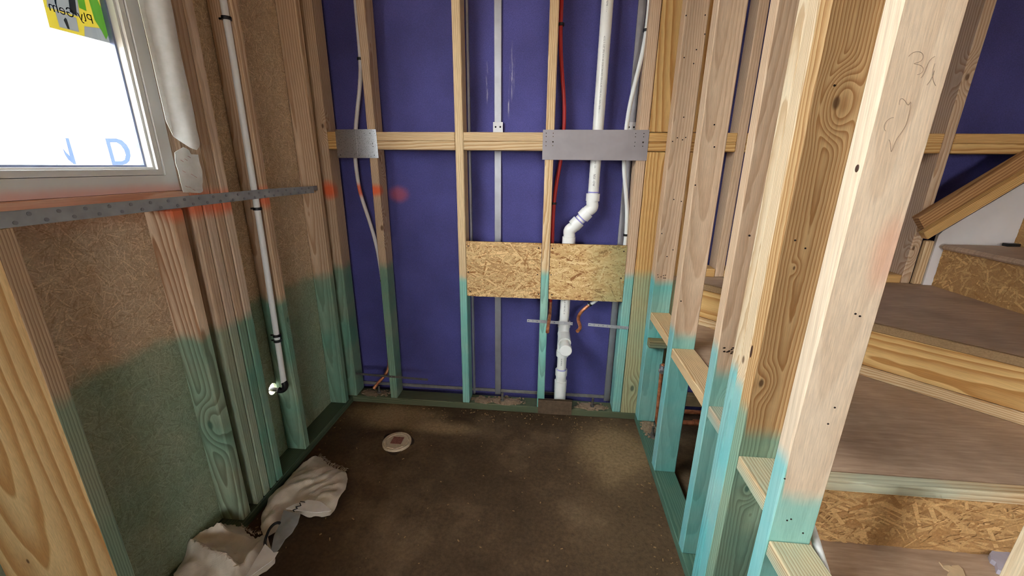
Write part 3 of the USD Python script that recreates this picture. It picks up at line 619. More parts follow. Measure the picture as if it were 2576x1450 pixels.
for x0, x1, fm, lb, sd in ((-.3985, -.0355, osb_fl, 'left piece of strand board backing between two studs', 21), (.0055, .3605, osb_fl_r, 'right piece of strand board backing, greenish towards its right end', 22)):
    z0, z1 = .650, .926
    t = thing('backing_board', lb, 'board', (x0, YB, z0), 'strand board backing for the sink')
    obj('board', board(x0, x1, YB+.003, YB+.0135, z0, z1, .0008), osb_base, t)
    fk = flakes(x1-x0, z1-z0, 1500, (.02, .10), (.0018, .009), sd, spread=.7, lift=.0012)
    strands('strands', frame(fk, (x0, YB+.0028, z0), (1, 0, 0), (0, 0, 1), (0, -1, 0)), fm, t)
    fk = flakes(x1-x0, z1-z0, 110, (.05, .13), (.006, .014), sd+50, spread=.6, lift=.0006)
    strands('strands', frame(fk, (x0, YB+.0016, z0), (1, 0, 0), (0, 0, 1), (0, -1, 0)), fm, t)
    fk = flakes(x1-x0, z1-z0, 420, (.008, .035), (.0012, .004), sd+90, spread=1.0, lift=.0006)
    strands('strands', frame(fk, (x0, YB+.0010, z0), (1, 0, 0), (0, 0, 1), (0, -1, 0)), fm, t)
    for fx in (.012, (x1-x0)-.012):
        for fz in (.02, .12, .25):
            c = trimesh.creation.cylinder(radius=.0034, height=.0015, sections=10); c.apply_transform(trimesh.transformations.rotation_matrix(math.pi/2, (1, 0, 0))); c.apply_translation((x0+fx+.004*math.sin(fz*90), YB+.0012, z0+fz+.004*math.cos(fx*500)))
            obj('nail', c, nailm, t)

# ------------------------------------------------------------------ drain pipe
pvc = simple('white_pvc', S(232, 231, 225), .32, 0, .03, 6)
pvc_t = simple('pvc_fitting', S(236, 236, 232), .28, 0, .02, 6)
primer = simple('purple_primer', S(150, 146, 205), .4)
ink = simple('pipe_print', S(70, 70, 68), .6)
yp = 1.931
DR = thing('drain_pipe', 'white plastic drain pipe with a double bend and a capped stub behind the backing board', 'pipe', (.15, yp, .05))
r = .0242
obj('upper_pipe', tube([(.204, yp, CEIL-.01), (.193, yp, 1.13)], r, 28), pvc, DR)
def ring(c, d, r_, L): d = np.array(d, float)/np.linalg.norm(d); return tube([np.array(c)-d*L/2, np.array(c)+d*L/2], r_, 28)
dz = np.array([-.108, 0, -.128]); dz = dz/np.linalg.norm(dz)
e1 = np.array([.1925, yp, 1.093]); e2 = np.array([.0925, yp, .982])
dd = (e2-e1)/np.linalg.norm(e2-e1)
def elbow(at, d_in, d_out, L=.034):
    a, b = at-np.array(d_in)*L, at+np.array(d_out)*L
    bend = tube([a, at-np.array(d_in)*.014, at, at+np.array(d_out)*.014, b], .0275, 28, smooth_n=14)
    return [bend, ring(a-np.array(d_in)*.012, d_in, .0315, .034), ring(b+np.array(d_out)*.012, d_out, .0315, .034)]
obj('elbow', elbow(e1, (0.0, 0, -1.0), dd), pvc_t, DR)
obj('elbow', elbow(e2, dd, (0, 0, -1.0)), pvc_t, DR)
obj('joint_pipe', tube([e1+dd*.03, e2-dd*.03], r, 28), pvc, DR)
obj('lower_pipe', tube([(.0925, yp, .965), (.088, yp, .20)], r, 28), pvc, DR)
obj('tee_fitting', [tube([(.0905, yp, .505), (.0890, yp, .335)], .0292, 28), ring((.0905, yp, .503), (0, 0, 1), .0318, .03), ring((.089, yp, .340), (0, 0, 1), .0318, .03),
                    tube([(.090, yp, .452), (.0925, yp-.03, .440), (.095, yp-.075, .430)], .0315, 28)], pvc_t, DR)
obj('stub_pipe', tube([(.0952, yp-.06, .431), (.0972, yp-.125, .4265)], r, 28), pvc, DR)
cp = [tube([(.0970, yp-.118, .4265), (.0975, yp-.152, .4255)], [.0295, .0295], 32), tube([(.0975, yp-.152, .4255), (.0976, yp-.1545, .4254)], [.0295, .0265], 32)]
obj('end_cap', cp, pvc_t, DR, label='round white test cap facing the room')
obj('coupling', [ring((.0882, yp, .228), (0, 0, 1), .0312, .034), ring((.0882, yp, .195), (0, 0, 1), .0275, .03)], pvc_t, DR)
obj('coupling', [ring((.0875, yp, .148), (0, 0, 1), .0325, .062), ring((.0875, yp, .08), (0, 0, 1), .031, .08)], pvc_t, DR)
for c, d_ in (((.1932, yp, 1.162), (0, 0, 1)), ((.0922, yp, .912), (0, 0, 1)), ((.0885, yp, .2475), (0, 0, 1)), (tuple(e1+dd*.068), tuple(dd)), (tuple(e2-dd*.066), tuple(dd))):
    obj('primer_ring', ring(c, d_, .0249, .006), primer, DR)
def pipe_text(s, ztop, xc0, xc1, hgt=.0062, off=-.003, stretch=1.0):
    t = meshkit.text_mesh(s, hgt, depth=.0003); v = np.array(t.vertices)
    z = ztop - v[:, 0]*stretch; cxv = xc0; ox = v[:, 1]-hgt/2+off
    xc = .193+(z-1.13)*(.204-.193)/(CEIL-1.14) if xc0 is None else np.full(len(z), xc0)
    y = yp-np.sqrt(np.maximum(r*r-ox*ox, 0))-.0001-v[:, 2]
    q = trimesh.Trimesh(np.c_[xc+ox, y, z], t.faces, process=False)
    return q
obj('print', pipe_text('CHARLOTTE PIPE---', 1.985, None, 0, stretch=1.25), ink, DR, smooth=False)
obj('print', pipe_text('4112 1 1/2" IPS SCH 40 COEXTRUDED CELLULAR CORE PVC-DWV PIPE---', 1.789, None, 0, stretch=.93), ink, DR, smooth=False)
obj('print', pipe_text('091-24', 1.302, None, 0), ink, DR, smooth=False)
obj('print', pipe_text('NSF-DW', 1.243, None, 0, .009), ink, DR, smooth=False)
obj('print', pipe_text('ULAR CORE PVC-D', .645, .0905, 0), ink, DR, smooth=False)
obj('print', pipe_text('PVC-DWV PIPE IPS', .318, .0885, 0, .005, stretch=.6), ink, DR, smooth=False)

# ------------------------------------------------------------------ water lines
clip_m = simple('black_plastic', S(24, 24, 26), .45)
pex_w = simple('white_pex', S(226, 228, 226), .38, 0, .03, 8)
pex_r = simple('red_pex', S(178, 40, 38), .42, 0, .06, 8)
copper = mat('copper', {'g': ('geometry', {}), 'n': ('noise_texture', {'scale': 40.0, 'detail': 4.0}), 'r': ('rgb_ramp', {'ramp': [(.3, S(140, 76, 48)), (.7, S(214, 142, 102))]}), 'p': ('principled_bsdf', {'roughness': .4, 'metallic': .45})}, [('g.position', 'n.vector'), ('n.fac', 'r.fac'), ('r.color', 'p.base_color')])
def clip(at, d=(0, 0, 1), side=(-1, 0, 0), R=.0105, L=.010, arm=.02):
    at = np.array(at, float); s = np.array(side, float)
    return [ring(at, d, R+.003, L), tube([at, at+s*arm], .0035, 8)]
def P3(pts, y): return [px(u, v, 1, y) for u, v in pts]
# red line behind the middle stud
yr = 1.94
RD = thing('red_water_line', 'red plastic hot water line hanging down behind the rough-edged middle stud', 'pipe', (.02, yr, .6))
path = [(.010, yr, CEIL-.01), (.011, yr, 2.2), (.013, yr, 1.93), (.0145, yr, 1.80), (.027, yr, 1.66), (.0425, yr, 1.53), (.045, yr, 1.43), (.037, yr, 1.30), (.022, yr, 1.19), (.0145, yr, 1.09), (.014, yr, .95), (.0175, yr, .75), (.017, yr, .618)]
obj('red_tube', tube(path, .0085, 16, smooth_n=70), pex_r, RD)
obj('pipe_clip', clip((.0145, yr, 1.842), side=(-1, 0, 0)), clip_m, RD)
obj('pipe_clip', clip((.0135, yr, 1.107), side=(-1, 0, 0)), clip_m, RD)
zs = .5725
obj('copper_stub', tube([(.017, yr, .64), (.017, yr, .60), (.0165, yr-.008, zs+.006), (.016, yr-.03, zs), (.012, 1.84, zs-.004), (.0095, 1.79, zs-.010)], [.0085]*4+[.008, .0075], 16, smooth_n=26) if False else tube([(.017, yr, .64), (.017, yr, .60), (.0165, yr-.010, .580), (.016, yr-.03, .570), (.012, 1.84, .552), tuple(px(1377, 836, 1, 1.75))], .0083, 16, smooth_n=26), copper, RD, label='copper stub end')
# white line right
yw = 1.93
WRt = thing('white_water_line', 'white plastic water line bowing behind the long steel plate to the right-hand copper stub', 'pipe', (.34, yw, .6))
path = [(.366, yw, CEIL-.01), (.366, yw, 2.2), (.3655, yw, 1.92), (.363, yw, 1.80), (.350, yw, 1.69), (.325, yw, 1.54), (.317, yw, 1.43), (.319, yw, 1.30), (.332, yw, 1.205), (.350, yw, 1.10), (.358, yw, .99), (.358, yw, .93), (.335, yw+.01, .80), (.268, yw, .665), (.205, 1.92, .6135)]
obj('white_tube', tube(path, .0092, 16, smooth_n=90), pex_w, WRt)
obj('pipe_clip', clip((.3636, yw, 1.812), side=(1, 0, 0)), clip_m, WRt)
obj('pipe_clip', clip((.3585, yw, .968), side=(1, 0, 0)), clip_m, WRt)
cR = tube([(.214, 1.921, .6205), (.196, 1.918, .604), (.172, 1.912, .580), (.160, 1.895, .566), (.156, 1.85, .552), tuple(px(1452, 834, 1, 1.75))], .0083, 16, smooth_n=30)
obj('copper_stub', cR, copper, WRt, label='copper stub end')
obj('crimp_ring', ring((.212, 1.921, .6185), (.018, .003, .0165), .0112, .010), clip_m, WRt)
# white line left (behind the square plate)
WLt = thing('white_water_line', 'thin white water line bowing past the square steel plate to the leftmost free stud', 'pipe', (-.9, yw, .6))
path = [(-.861, 1.935, CEIL-.01), (-.861, yw, 2.1), (-.864, yw, 1.80), (-.8675, yw, 1.69), (-.886, yw, 1.58), (-.906, yw, 1.49), (-.920, yw, 1.42), (-.9325, yw, 1.33), (-.934, yw, 1.25), (-.925, yw, 1.14), (-.908, yw, 1.065), (-.873, yw, .91), (-.858, yw, .78), (-.852, yw, .60), (-.852, yw, .32)]
def lined(col):
    n = {'g': ('geometry', {}), 'c': ('color', {'value': col}), 'p': ('principled_bsdf', {'roughness': .4})}; l = []
    src = add_paint(n, l, 'c.color', None, [((-.92, yw, 1.155), (.2, .2, .035), .95)]); l.append((src, 'p.base_color')); return mat('sprayed_pex', n, l)
obj('white_tube', tube(path, .0090, 16, smooth_n=90), lined(S(214, 208, 204)), WLt)
obj('pipe_clip', clip((-.866, yw, 1.722), side=(1, 0, 0)), clip_m, WLt)
obj('pipe_clip', clip((-.8515, yw, .700), side=(1, 0, 0), R=.0105), clip_m, WLt)
TS = thing('toilet_supply_stub', 'angled copper toilet supply stub in the left corner of the back wall', 'pipe', (-.86, 1.92, .12))
obj('stub', tube([(-.852, 1.93, .335), (-.853, 1.925, .24), (-.862, 1.91, .185), (-.905, 1.86, .130), (-.918, 1.845, .112)], .0083, 14, smooth_n=26), copper, TS)
# left wall pipe with hose bibb elbow
xp = -1.077
PLw = thing('white_water_pipe', 'straight white water pipe clipped down the left wall and turning out through the sheathing', 'pipe', (xp, 1.40, .4))
wpts = [px(u, v, 0, xp) for u, v in ((565, 0), (613.5, 330), (646, 470), (696, 820), (711, 968))]
wx = np.polyfit([p_[2] for p_ in wpts], [p_[1] for p_ in wpts], 1)
pyz = lambda z_: min(float(np.polyval(wx, z_)), 1.4165)
zb = float(px(712, 984, 0, xp)[2]); bend = np.array([xp, pyz(zb), zb])
obj('white_tube', tube([(xp, pyz(CEIL), CEIL-.01), (xp, pyz(1.6), 1.6), (xp, pyz(1.0), 1.0), (xp, pyz(zb), zb+.03)], .0108, 18), pex_w, PLw)
for u, v in ((569, 46), (643, 526), (695, 845), (697, 858)):
    q = px(u, v, 0, xp); q = np.array([xp, pyz(q[2]), q[2]])
    obj('pipe_clip', clip(q, side=(-1, 0, 0), R=.0118, arm=.025), clip_m, PLw)
obj('elbow_fitting', tube([(xp, bend[1], zb+.035), (xp, bend[1], zb+.008), (xp-.006, bend[1]-.001, zb), (xp-.026, bend[1]-.006, zb-.002)], .0125, 14, smooth_n=12), clip_m, PLw, label='black elbow fitting')
obj('stub_tube', tube([(xp-.024, bend[1]-.006, zb-.002), (XS-.05, hole_p[1]+.008, hole_p[2]-.004)], .0085, 14), pex_w, PLw)

# perforated hanger straps
perf_m = simple('perforated_strap', S(190, 190, 194), .4, .5, .1, 30)
perf_d = simple('perforated_strap_dark', S(96, 92, 84), .6, .3, .15, 30)
def perf(x0, z0, x1, z1, y, h=.0155, step=.0215, m_=perf_m, lb='', first=.008):
    L = math.hypot(x1-x0, z1-z0); p = sbox(0, -h/2, L, h/2); s = first
    while s < L-.004:
        p = p.difference(Point(s, 0).buffer(.0021)); s += step
    ex = np.array([(x1-x0)/L, 0, (z1-z0)/L]); ez = np.array([-(z1-z0)/L, 0, (x1-x0)/L])
    obj('hanger_strap', frame(extr(p, .0012), (x0, y-.0012, z0), ex, ez, (0, 1, 0)), m_, None, lb, 'strap', 'perforated copper pipe hangers')
perf(-.097, .5335, .130, .5275, YB-.0005, lb='perforated strap across the middle stud holding the left copper stub')
perf(.206, .527, .403, .518, YB-.0005, lb='perforated strap running from the right copper stub to the end stud')
perf(-1.028, .178, -.625, .166, YB-.0005, h=.012, m_=perf_d, lb='dark perforated strap low across the leftmost free stud')

# anchor bolts on the plates
bolt_m = simple('anchor_bolt_steel', S(120, 116, 110), .45, .6, .2, 50)
for (x, y), lb in (((-.2245, 1.915), 'anchor bolt in the bottom plate below the middle steel stud'), ((.262, 1.915), 'anchor bolt in the bottom plate right of the drain pipe'), ((-.922, 1.915), 'anchor bolt beside the toilet supply stub in the left corner'), ((.527, 1.70), 'anchor bolt in the right-hand bottom plate by the corner')):
    t = thing('anchor_bolt', lb, 'bolt', (x, y, T2), 'anchor bolts in the bottom plates')
    c = trimesh.creation.cylinder(radius=.0062, height=.052, sections=14); c.apply_translation((x, y, T2+.026)); obj('rod', c, bolt_m, t)
    c = trimesh.creation.cylinder(radius=.0115, height=.011, sections=6); c.apply_translation((x, y, T2+.0085)); obj('nut', c, bolt_m, t)
    obj('washer', board(x-.019, x+.019, y-.019, y+.019, T2, T2+.003, .0008), bolt_m, t)

# ------------------------------------------------------------------ right wall
WRW = thing('wall_right', 'open stud wall on the right between the room and the stairs', 'wall', (XR, 1.0, 0), kind='structure')
X2 = XR+D4-.002
def rstud(y0, y1, pal, zn, zw, label=None, **kw):
    b = board(XR, X2+(.005 if y0 == .8775 else 0), y0, y1, T2, CEIL, .0032)
    return obj('stud', b, wood(mid(b), 'z', pal, paint=(zn, zw, .02), **kw), WRW, label=label)
rstud(1.817, 1.876, PINK, .80, .782, 'corner stud of the right wall peppered with nail holes', pith=(.05, .08), contrast=.7)
rstud(1.462, 1.512, PINK, .70, .672, 'second stud of the right wall', pith=(.01, .055), ring=.012, tilt=(3, 1.5), contrast=.55)
rstud(1.080, 1.118, PINK, .80, .725, 'third stud of the right wall with a printed stamp', pith=(.06, .1), contrast=.7, knots=[((.53, 1.08, .62), .008)])
rstud(.9535, .991, CREAM, .80, .7, 'far member of the triple stud', pith=(.2, .02), ring=.005)
rstud(.9155, .953, CREAM, .77, .7, 'middle member of the triple stud', pith=(.02, .2), ring=.006, knots=[((XR, .935, .83), .012)])
kw_u = dict(knots=[((.526, .8775, 1.395), .014), ((.516, .8775, 1.075), .005), ((.5, .8775, .80), .012), ((.52, .8775, .50), .012)])
rstud(.8775, .915, (S(214, 178, 128), S(172, 126, 78)), .735, .672, 'near member of the triple stud, its wide face dark with a butterfly-shaped knot', pith=(.0, .022), ring=.006, tilt=(1.6, .8), warp=.007, amount=.72, green=(.10, .44, .36), **kw_u)
rstud(.705, .743, (S(230, 209, 182), S(208, 182, 152)), .735, .650, 'large near stud with pencil marks on its wide face', pith=(.02, .09), ring=.016, tilt=(3.2, 1.2), contrast=.5, orange=[((.555, .705, 1.14), (.03, .05, .07), .22)])
rp = board(XR, X2, .20, 1.879, 0, T2)
obj('bottom_plate', rp, wood(mid(rp), 'y', (S(150, 140, 108), S(110, 104, 76)), paint=(.2, .2, .01), green=(.06, .26, .20), amount=.75), WRW, label='right bottom plate stained green')
for y0, y1, zt, pal in ((1.513, 1.816, .628, PALE), (1.119, 1.461, .612, PALE), (.992, 1.079, .608, TAN), (.744, .8770, .599, PALE), (.22, .7045, .527, PALE)):
    b = board(XR+.003, X2, y0, y1, zt-T2, zt, .0025)
    top_p = .56 if zt > .6 and y0 > 1.1 else .62
    obj('fire_block', b, wood(mid(b), 'y', pal, ring=.006, pith=(.05, .04), paint=(top_p-.01 if y0 > 1.1 else zt-.01, zt-.02 if y0 > 1.1 else zt+.012, .02), amount=.6 if y0 > .9 else .42), WRW)
ck = board(.482, .565, 1.775, 1.8165, .462, .500)
obj('cleat', ck, wood(mid(ck), 'x', (S(160, 140, 96), S(116, 96, 60)), paint=(.49, .49, .01), amount=.35), WRW, label='short green-stained cleat on the corner stud')
# pencil marks and stamps, dents
pencil = simple('pencil_graphite', S(168, 146, 124), .7)
def scrawl(pts, y, r_=.00032): return tube([px(u, v, 1, y-.0004) for u, v in pts], r_, 5, smooth_n=max(10, len(pts)*6))
mk = [scrawl([(2286, 142), (2296, 133), (2310, 130), (2322, 138), (2318, 152), (2300, 160), (2318, 166), (2322, 178), (2308, 188)], .705), scrawl([(2317, 196), (2330, 172), (2341, 150), (2352, 142)], .705), scrawl([(2352, 160), (2346, 190), (2354, 216)], .705), scrawl([(2332, 214), (2342, 200), (2350, 178)], .705),
      scrawl([(2262, 264), (2268, 248), (2278, 256), (2286, 264), (2290, 258), (2288, 280), (2270, 330), (2250, 362), (2242, 382), (2240, 366), (2236, 352)], .705), scrawl([(2228, 330), (2226, 312), (2236, 300), (2248, 296)], .705)]
obj('pencil_mark', mk, pencil, WRW, label='pencil scrawl on the large near stud', smooth=True)
stamp = []
for (u, v, y) in ((1655, 692, 1.817), (1656, 698, 1.817), (1663, 697, 1.817), (1669, 694, 1.817), (1674, 693, 1.817), (1670, 700, 1.817), (1674, 700, 1.817), (1822, 876, 1.08), (1822, 885, 1.08), (1830, 886, 1.08), (1834, 884, 1.08), (1841, 880, 1.08), (1842, 886, 1.08), (1840, 890, 1.08), (1844, 876, 1.08)):
    q = px(u, v, 1, y-.0003); stamp += [plain(q[0]-.003+.0016*k_, q[0]-.002+.0016*k_, q[1]-.0003, q[1]+.0003, q[2]-.0022+.0008*(k_ % 2), q[2]+.0014+.0007*((k_*7) % 3)) for k_ in range(4)]; 
obj('grade_stamp', stamp, nailm, WRW, label='smudged black grade stamp', smooth=False)
xx = [scrawl([(1748, 388), (1742, 410), (1746, 425), (1738, 440)], 1.4805, .0012)]
dent = []
for u, v, y in ((1726, 39, 1.817), (1774, 38, 1.817), (1773, 86, 1.817), (1721, 145, 1.817), (1745, 160, 1.817), (1752, 125, 1.817), (1692, 356, 1.817), (1704, 347, 1.817), (1717, 352, 1.817), (1725, 346, 1.817), (1720, 295, 1.817), (1695, 502, 1.817), (1714, 507, 1.817), (1665, 588, 1.817), (1693, 629, 1.817), (1678, 646, 1.817),
                (1749, 466, 1.462), (1797, 314, 1.462), (1797, 370, 1.462), (1713, 758, 1.462), (1885, 593, 1.08), (2099, 215, .8775), (2000, 605, .8775), (2026, 625, .8775), (2100, 1026, .705), (2083, 1067, .705), (1974, 1205, .705), (1990, 1307, .705), (2020, 1342, .705), (1980, 1310, .705), (2152, 790, .705), (2163, 796, .705)):
    q = px(u, v, 1, y-.0002); c = trimesh.creation.cylinder(radius=.0026 if y > 1 else .0018, height=.0012, sections=9); c.apply_transform(trimesh.transformations.rotation_matrix(math.pi/2, (1, 0, 0))); c.apply_translation(q); dent.append(c)
for c in dent: obj('nail', c, nailm, WRW)
q = px(2158, 424, 0, XR); 
for u, v in ((2156, 424), (1902, 1236) if False else (1890, 885)):
    q = px(u, v, 0, XR-.0002); c = trimesh.creation.icosphere(2, 1); c.apply_scale((.0012, .004, .006 if u > 2000 else .016)); c.apply_translation(q)
    obj('knot', c, simple(f'knot_{u}', S(74, 48, 36), .6), WRW)

# ------------------------------------------------------------------ staircase
STAIR = thing('staircase', 'winding rough staircase behind the right wall with strand board risers and pine timbers', 'stairs', (1.1, 1.2, L0))
tread_m = mat('stair_tread_panel', {'g': ('geometry', {}), 'mp': ('mapping', {'mapping_type': 'point', 'rotation': (0, 0, .6), 'scale': (14.0, 130.0, 1.0)}), 'n': ('noise_texture', {'scale': 1.0, 'detail': 4.0, 'roughness': .6}), 'n2': ('noise_texture', {'scale': 5.0, 'detail': 4.0}),
        'r': ('rgb_ramp', {'ramp': [(.2, S(160, 134, 112)), (.55, S(182, 156, 132)), (.8, S(198, 174, 150))]}), 'f': ('map_range', {'from_min': .3, 'from_max': .7, 'to_min': .75, 'to_max': 1.15}), 'm': ('mix', {'mix_type': 'multiply', 'fac': 1.0}), 'b': ('bump', {'strength': .3, 'distance': .001}),
        'p': ('principled_bsdf', {'roughness': .6, 'specular_ior_level': .35})},
       [('g.position', 'mp.vector'), ('mp.vector', 'n.vector'), ('n.fac', 'r.fac'), ('g.position', 'n2.vector'), ('n2.fac', 'f.value'), ('r.color', 'm.color1'), ('f.result', 'm.color2'), ('m.color', 'p.base_color'), ('n.fac', 'b.height'), ('b.normal', 'p.normal')])
riser_base = strand_mat('riser_base', S(184, 142, 92), S(198, 154, 102))
riser_fl = strand_mat('riser_strands', S(172, 128, 78), S(212, 172, 116))
xw = X2+.008
# landing
obj('landing_panel', slab(sbox(xw, -1.4, 2.4, .85), L0, .018), tread_m, STAIR)
a = px(2116, 1364, 2, L0); b = px(2576, 1395, 2, L0); YR1 = float(a[1])
n1 = px(2085, 1206, 2, L1); n2 = px(2576, 1250, 2, L1); YN1 = float((n1[1]+n2[1])/2)
R1 = obj('riser', plain(xw, 1.62, YR1, YR1+.012, L0, L1-.0285), riser_base, STAIR)
fk = flakes(1.62-xw, L1-.03-L0, 900, (.02, .10), (.003, .012), 31, spread=.7, lift=.0012)
strands('strands', frame(fk, (xw, YR1-.0002, L0), (1, 0, 0), (0, 0, 1), (0, -1, 0)), riser_fl, R1)
nose = board(xw, 1.62, YN1, YN1+.033, L1-.0285, L1, .003)
obj('nosing', nose, wood(mid(nose), 'x', PALE, paint=None, orange=[((.80, YN1, L1-.01), (.22, .1, .05), .45, (.35, .62, .55))], ring=.01), STAIR, label='pale wooden nosing strip with a green smear')
p2a, p2b = px(2160, 943, 2, L1), px(2576, 1072, 2, L1); pL = px(1753, 816, 2, L1)
dirv = (p2b-pL)/np.linalg.norm(p2b-pL)
A2 = pL - dirv*.10; B2 = p2b + dirv*.30
obj('tread', slab(Polygon([(xw, YN1+.0335), (1.62, YN1+.0335), (float(B2[0])+.02, float(B2[1])+.02), (float(A2[0])+.02, float(A2[1])+.02), (xw, 1.86)]).convex_hull, L1-.0005, .018), tread_m, STAIR)
nrm = np.array([-dirv[1], dirv[0]]);
if nrm @ np.array([1, 1]) < 0: nrm = -nrm
def along(z0, z1, t, c=.002, fwd=0.0):
    a_, b_ = A2[:2]-nrm*fwd, B2[:2]-nrm*fwd
    e = (b_-a_); L = np.linalg.norm(e); e = e/L
    return frame(board(0, L, 0, t, z0, z1, c), (a_[0], a_[1], 0), (e[0], e[1], 0), (nrm[0], nrm[1], 0), (0, 0, 1))
ang = math.atan2(dirv[1], dirv[0])
def diag_wood(bm, **kw):
    c = mid(bm); k = dict(kw)
    return wood(c, 'x', rot=rot_to((math.cos(ang), math.sin(ang), 0)), **k)
t1 = along(L1, L1+.0365, .036, .003, .004)
obj('timber', t1, diag_wood(t1, pal=PALE, ring=.005), STAIR, label='narrow pale strip under the big riser timber')
t2 = along(L1+.038, L2-.0275, .036, .002)
obj('timber', t2, diag_wood(t2, pal=GOLD, ring=.016, tilt=(2, 2), pith=(.02, .05), warp=.014), STAIR, label='wide diagonal riser timber with bold orange grain')
edge_m = strand_mat('tread_edge', S(150, 122, 88), S(176, 148, 112))
t3 = along(L2-.027, L2-.0003, .02, .002, .012)
obj('tread_edge', t3, edge_m, STAIR)
q3a, q3b = px(2353, 718, 2, L2), px(2576, 796, 2, L2)
X3 = float((q3a[0]+q3b[0])/2)
obj('tread', slab(Polygon([tuple(A2[:2]+nrm*.003), tuple(B2[:2]+nrm*.003), (X3+.05, float(B2[1])+.0), (X3+.05, YB+D4), (.602, YB+D4), (.602, YB-.001), (xw, YB-.001)]), L2, .018), tread_m, STAIR)
Y3 = .95
zn3 = L3-.022
R3 = obj('riser', plain(X3, X3+.012, Y3, 1.863, L2, zn3), riser_base, STAIR)
fk = flakes(1.863-Y3, zn3-L2, 620, (.015, .06), (.003, .010), 33, spread=3, lift=.0012)
strands('strands', frame(fk, (X3-.0002, 1.863, L2), (0, -1, 0), (0, 0, 1), (-1, 0, 0)), riser_fl, R3)
X4 = X3+.262
obj('tread', board(X3-.022, X4+.02, Y3, 1.856, zn3, L3, .008), tread_m, STAIR)
R4 = obj('riser', plain(X4, X4+.012, Y3, 1.863, L3, L4-.02), riser_base, STAIR)
fk = flakes(1.863-Y3, L4-.02-L3, 500, (.015, .06), (.003, .010), 34, spread=3, lift=.0012)
strands('strands', frame(fk, (X4-.0002, 1.863, L3), (0, -1, 0), (0, 0, 1), (-1, 0, 0)), riser_fl, R4)
obj('tread', board(X4-.02, X4+.3, Y3, 1.856, L4-.02, L4, .006), tread_m, STAIR)
q = px(2530, 611, 1, 1.85)
obj('stair_shim', board(X4-.055, X4-.005, 1.83, 1.855, L3, L3+.012, .002), clip_m, None, 'small black plastic shim on the upper tread against the white drywall', 'shim')
# drywall skirt and sloping caps on the back wall beside the stairs
dw = Polygon([(1.644, L2+.001), (2.60, L2+.001), (2.60, 1.812), (1.655, 1.028), (1.644, 1.01)])
obj('drywall_skirt', on_back(dw, YB-.016, .0125), white_m, None, 'white drywall skirt cut on a slope beside the stairs', 'drywall')
def slope_board(x0, z0, slope, x1, w, y0, y1):
    k_ = y0/YB; x0, x1, z0 = x0*k_, x1*k_, HC+(z0-HC)*k_
    e = np.array([1.0, 0, slope]); e /= np.linalg.norm(e); k = np.array([-e[2], 0, e[0]]); L = (x1-x0)/e[0]
    return frame(board(0, L, y0, y1, 0, w, .003), (x0, 0, z0), e, (0, 1, 0), k)
SR_ = rot_to((1, 0, .83))
c1 = slope_board(1.622, .988, .83, 2.60, .036, YB-.072, YB-.0405)
obj('sloping_rail', c1, wood(mid(c1), 'x', GOLD, rot=SR_, ring=.005, pith=(.06, .02)), None, 'bright narrow sloping pine rail above the drywall skirt', 'board')
c2 = slope_board(1.604, 1.026, .81, 2.60, .068, YB-.040, YB-.001)
obj('sloping_brace', c2, wood(mid(c2), 'x', BROWN, rot=SR_, ring=.012), None, 'darker sloping pine board above the bright rail at the right edge', 'board')
c3 = board(1.610, 1.6425, YB-.012, YB+.012, L2+.001, .985)
obj('filler_strip', c3, wood(mid(c3), 'z', PALE), None, 'narrow upright filler strip left of the white drywall skirt', 'board')

# plumbing glimpsed under the stairs
CO = thing('copper_riser', 'copper pipe with a clamped top standing behind the second right stud', 'pipe', (.55, 1.66, .3))
ca, cb = px(1664, 938, 1, 1.62), px(1652, 1058, 1, 1.62)
obj('pipe', tube([ca+np.array([.003, 0, .04]), ca, cb, cb+np.array([.008, 0, -.03])], .0085, 14), copper, CO)
obj('pipe_clamp', [ring(ca+np.array([.002, 0, .028]), (0, 0, 1), .013, .016), ring(ca+np.array([.002, 0, .004]), (0, 0, 1), .0125, .010), board(ca[0]-.016, ca[0]+.004, 1.60, 1.615, ca[2]+.008, ca[2]+.022, .002)], galv, CO)
CH = thing('copper_manifold', 'two level copper pipes under the stairs seen below the fire blocks', 'pipe', (.62, 1.80, .1))
for (u, v), r_, nm in (((1738, 1036), .0105, 'pipe'), ((1738, 1064), .0125, 'pipe')):
    q = px(u, v, 1, 1.74); obj(nm, tube([q+np.array([-.14, 0, .0]), q+np.array([.22, 0, -.004])], r_, 14), copper, CH)
q = px(1752, 1064, 1, 1.74); obj('joint', ring(q, (1, 0, 0), .016, .03), copper, CH)
q = px(1726, 1010, 1, 1.79); obj('ledger', board(.575, 1.2, q[1], q[1]+.038, q[2]-.03, q[2]+.03), dusty, STAIR, label='dusty ledger under the stairs')
# white conduit beyond the near stud
ca, cb = px(2047, 1345, 1, .735), px(2079, 1450, 1, .66)
cd = (cb-ca)
CT = obj('white_conduit', tube([ca-cd*.25, ca, cb, cb+cd*1.0], .0085, 16), pex_w, None, 'white pipe slanting down behind the large near stud', 'pipe')
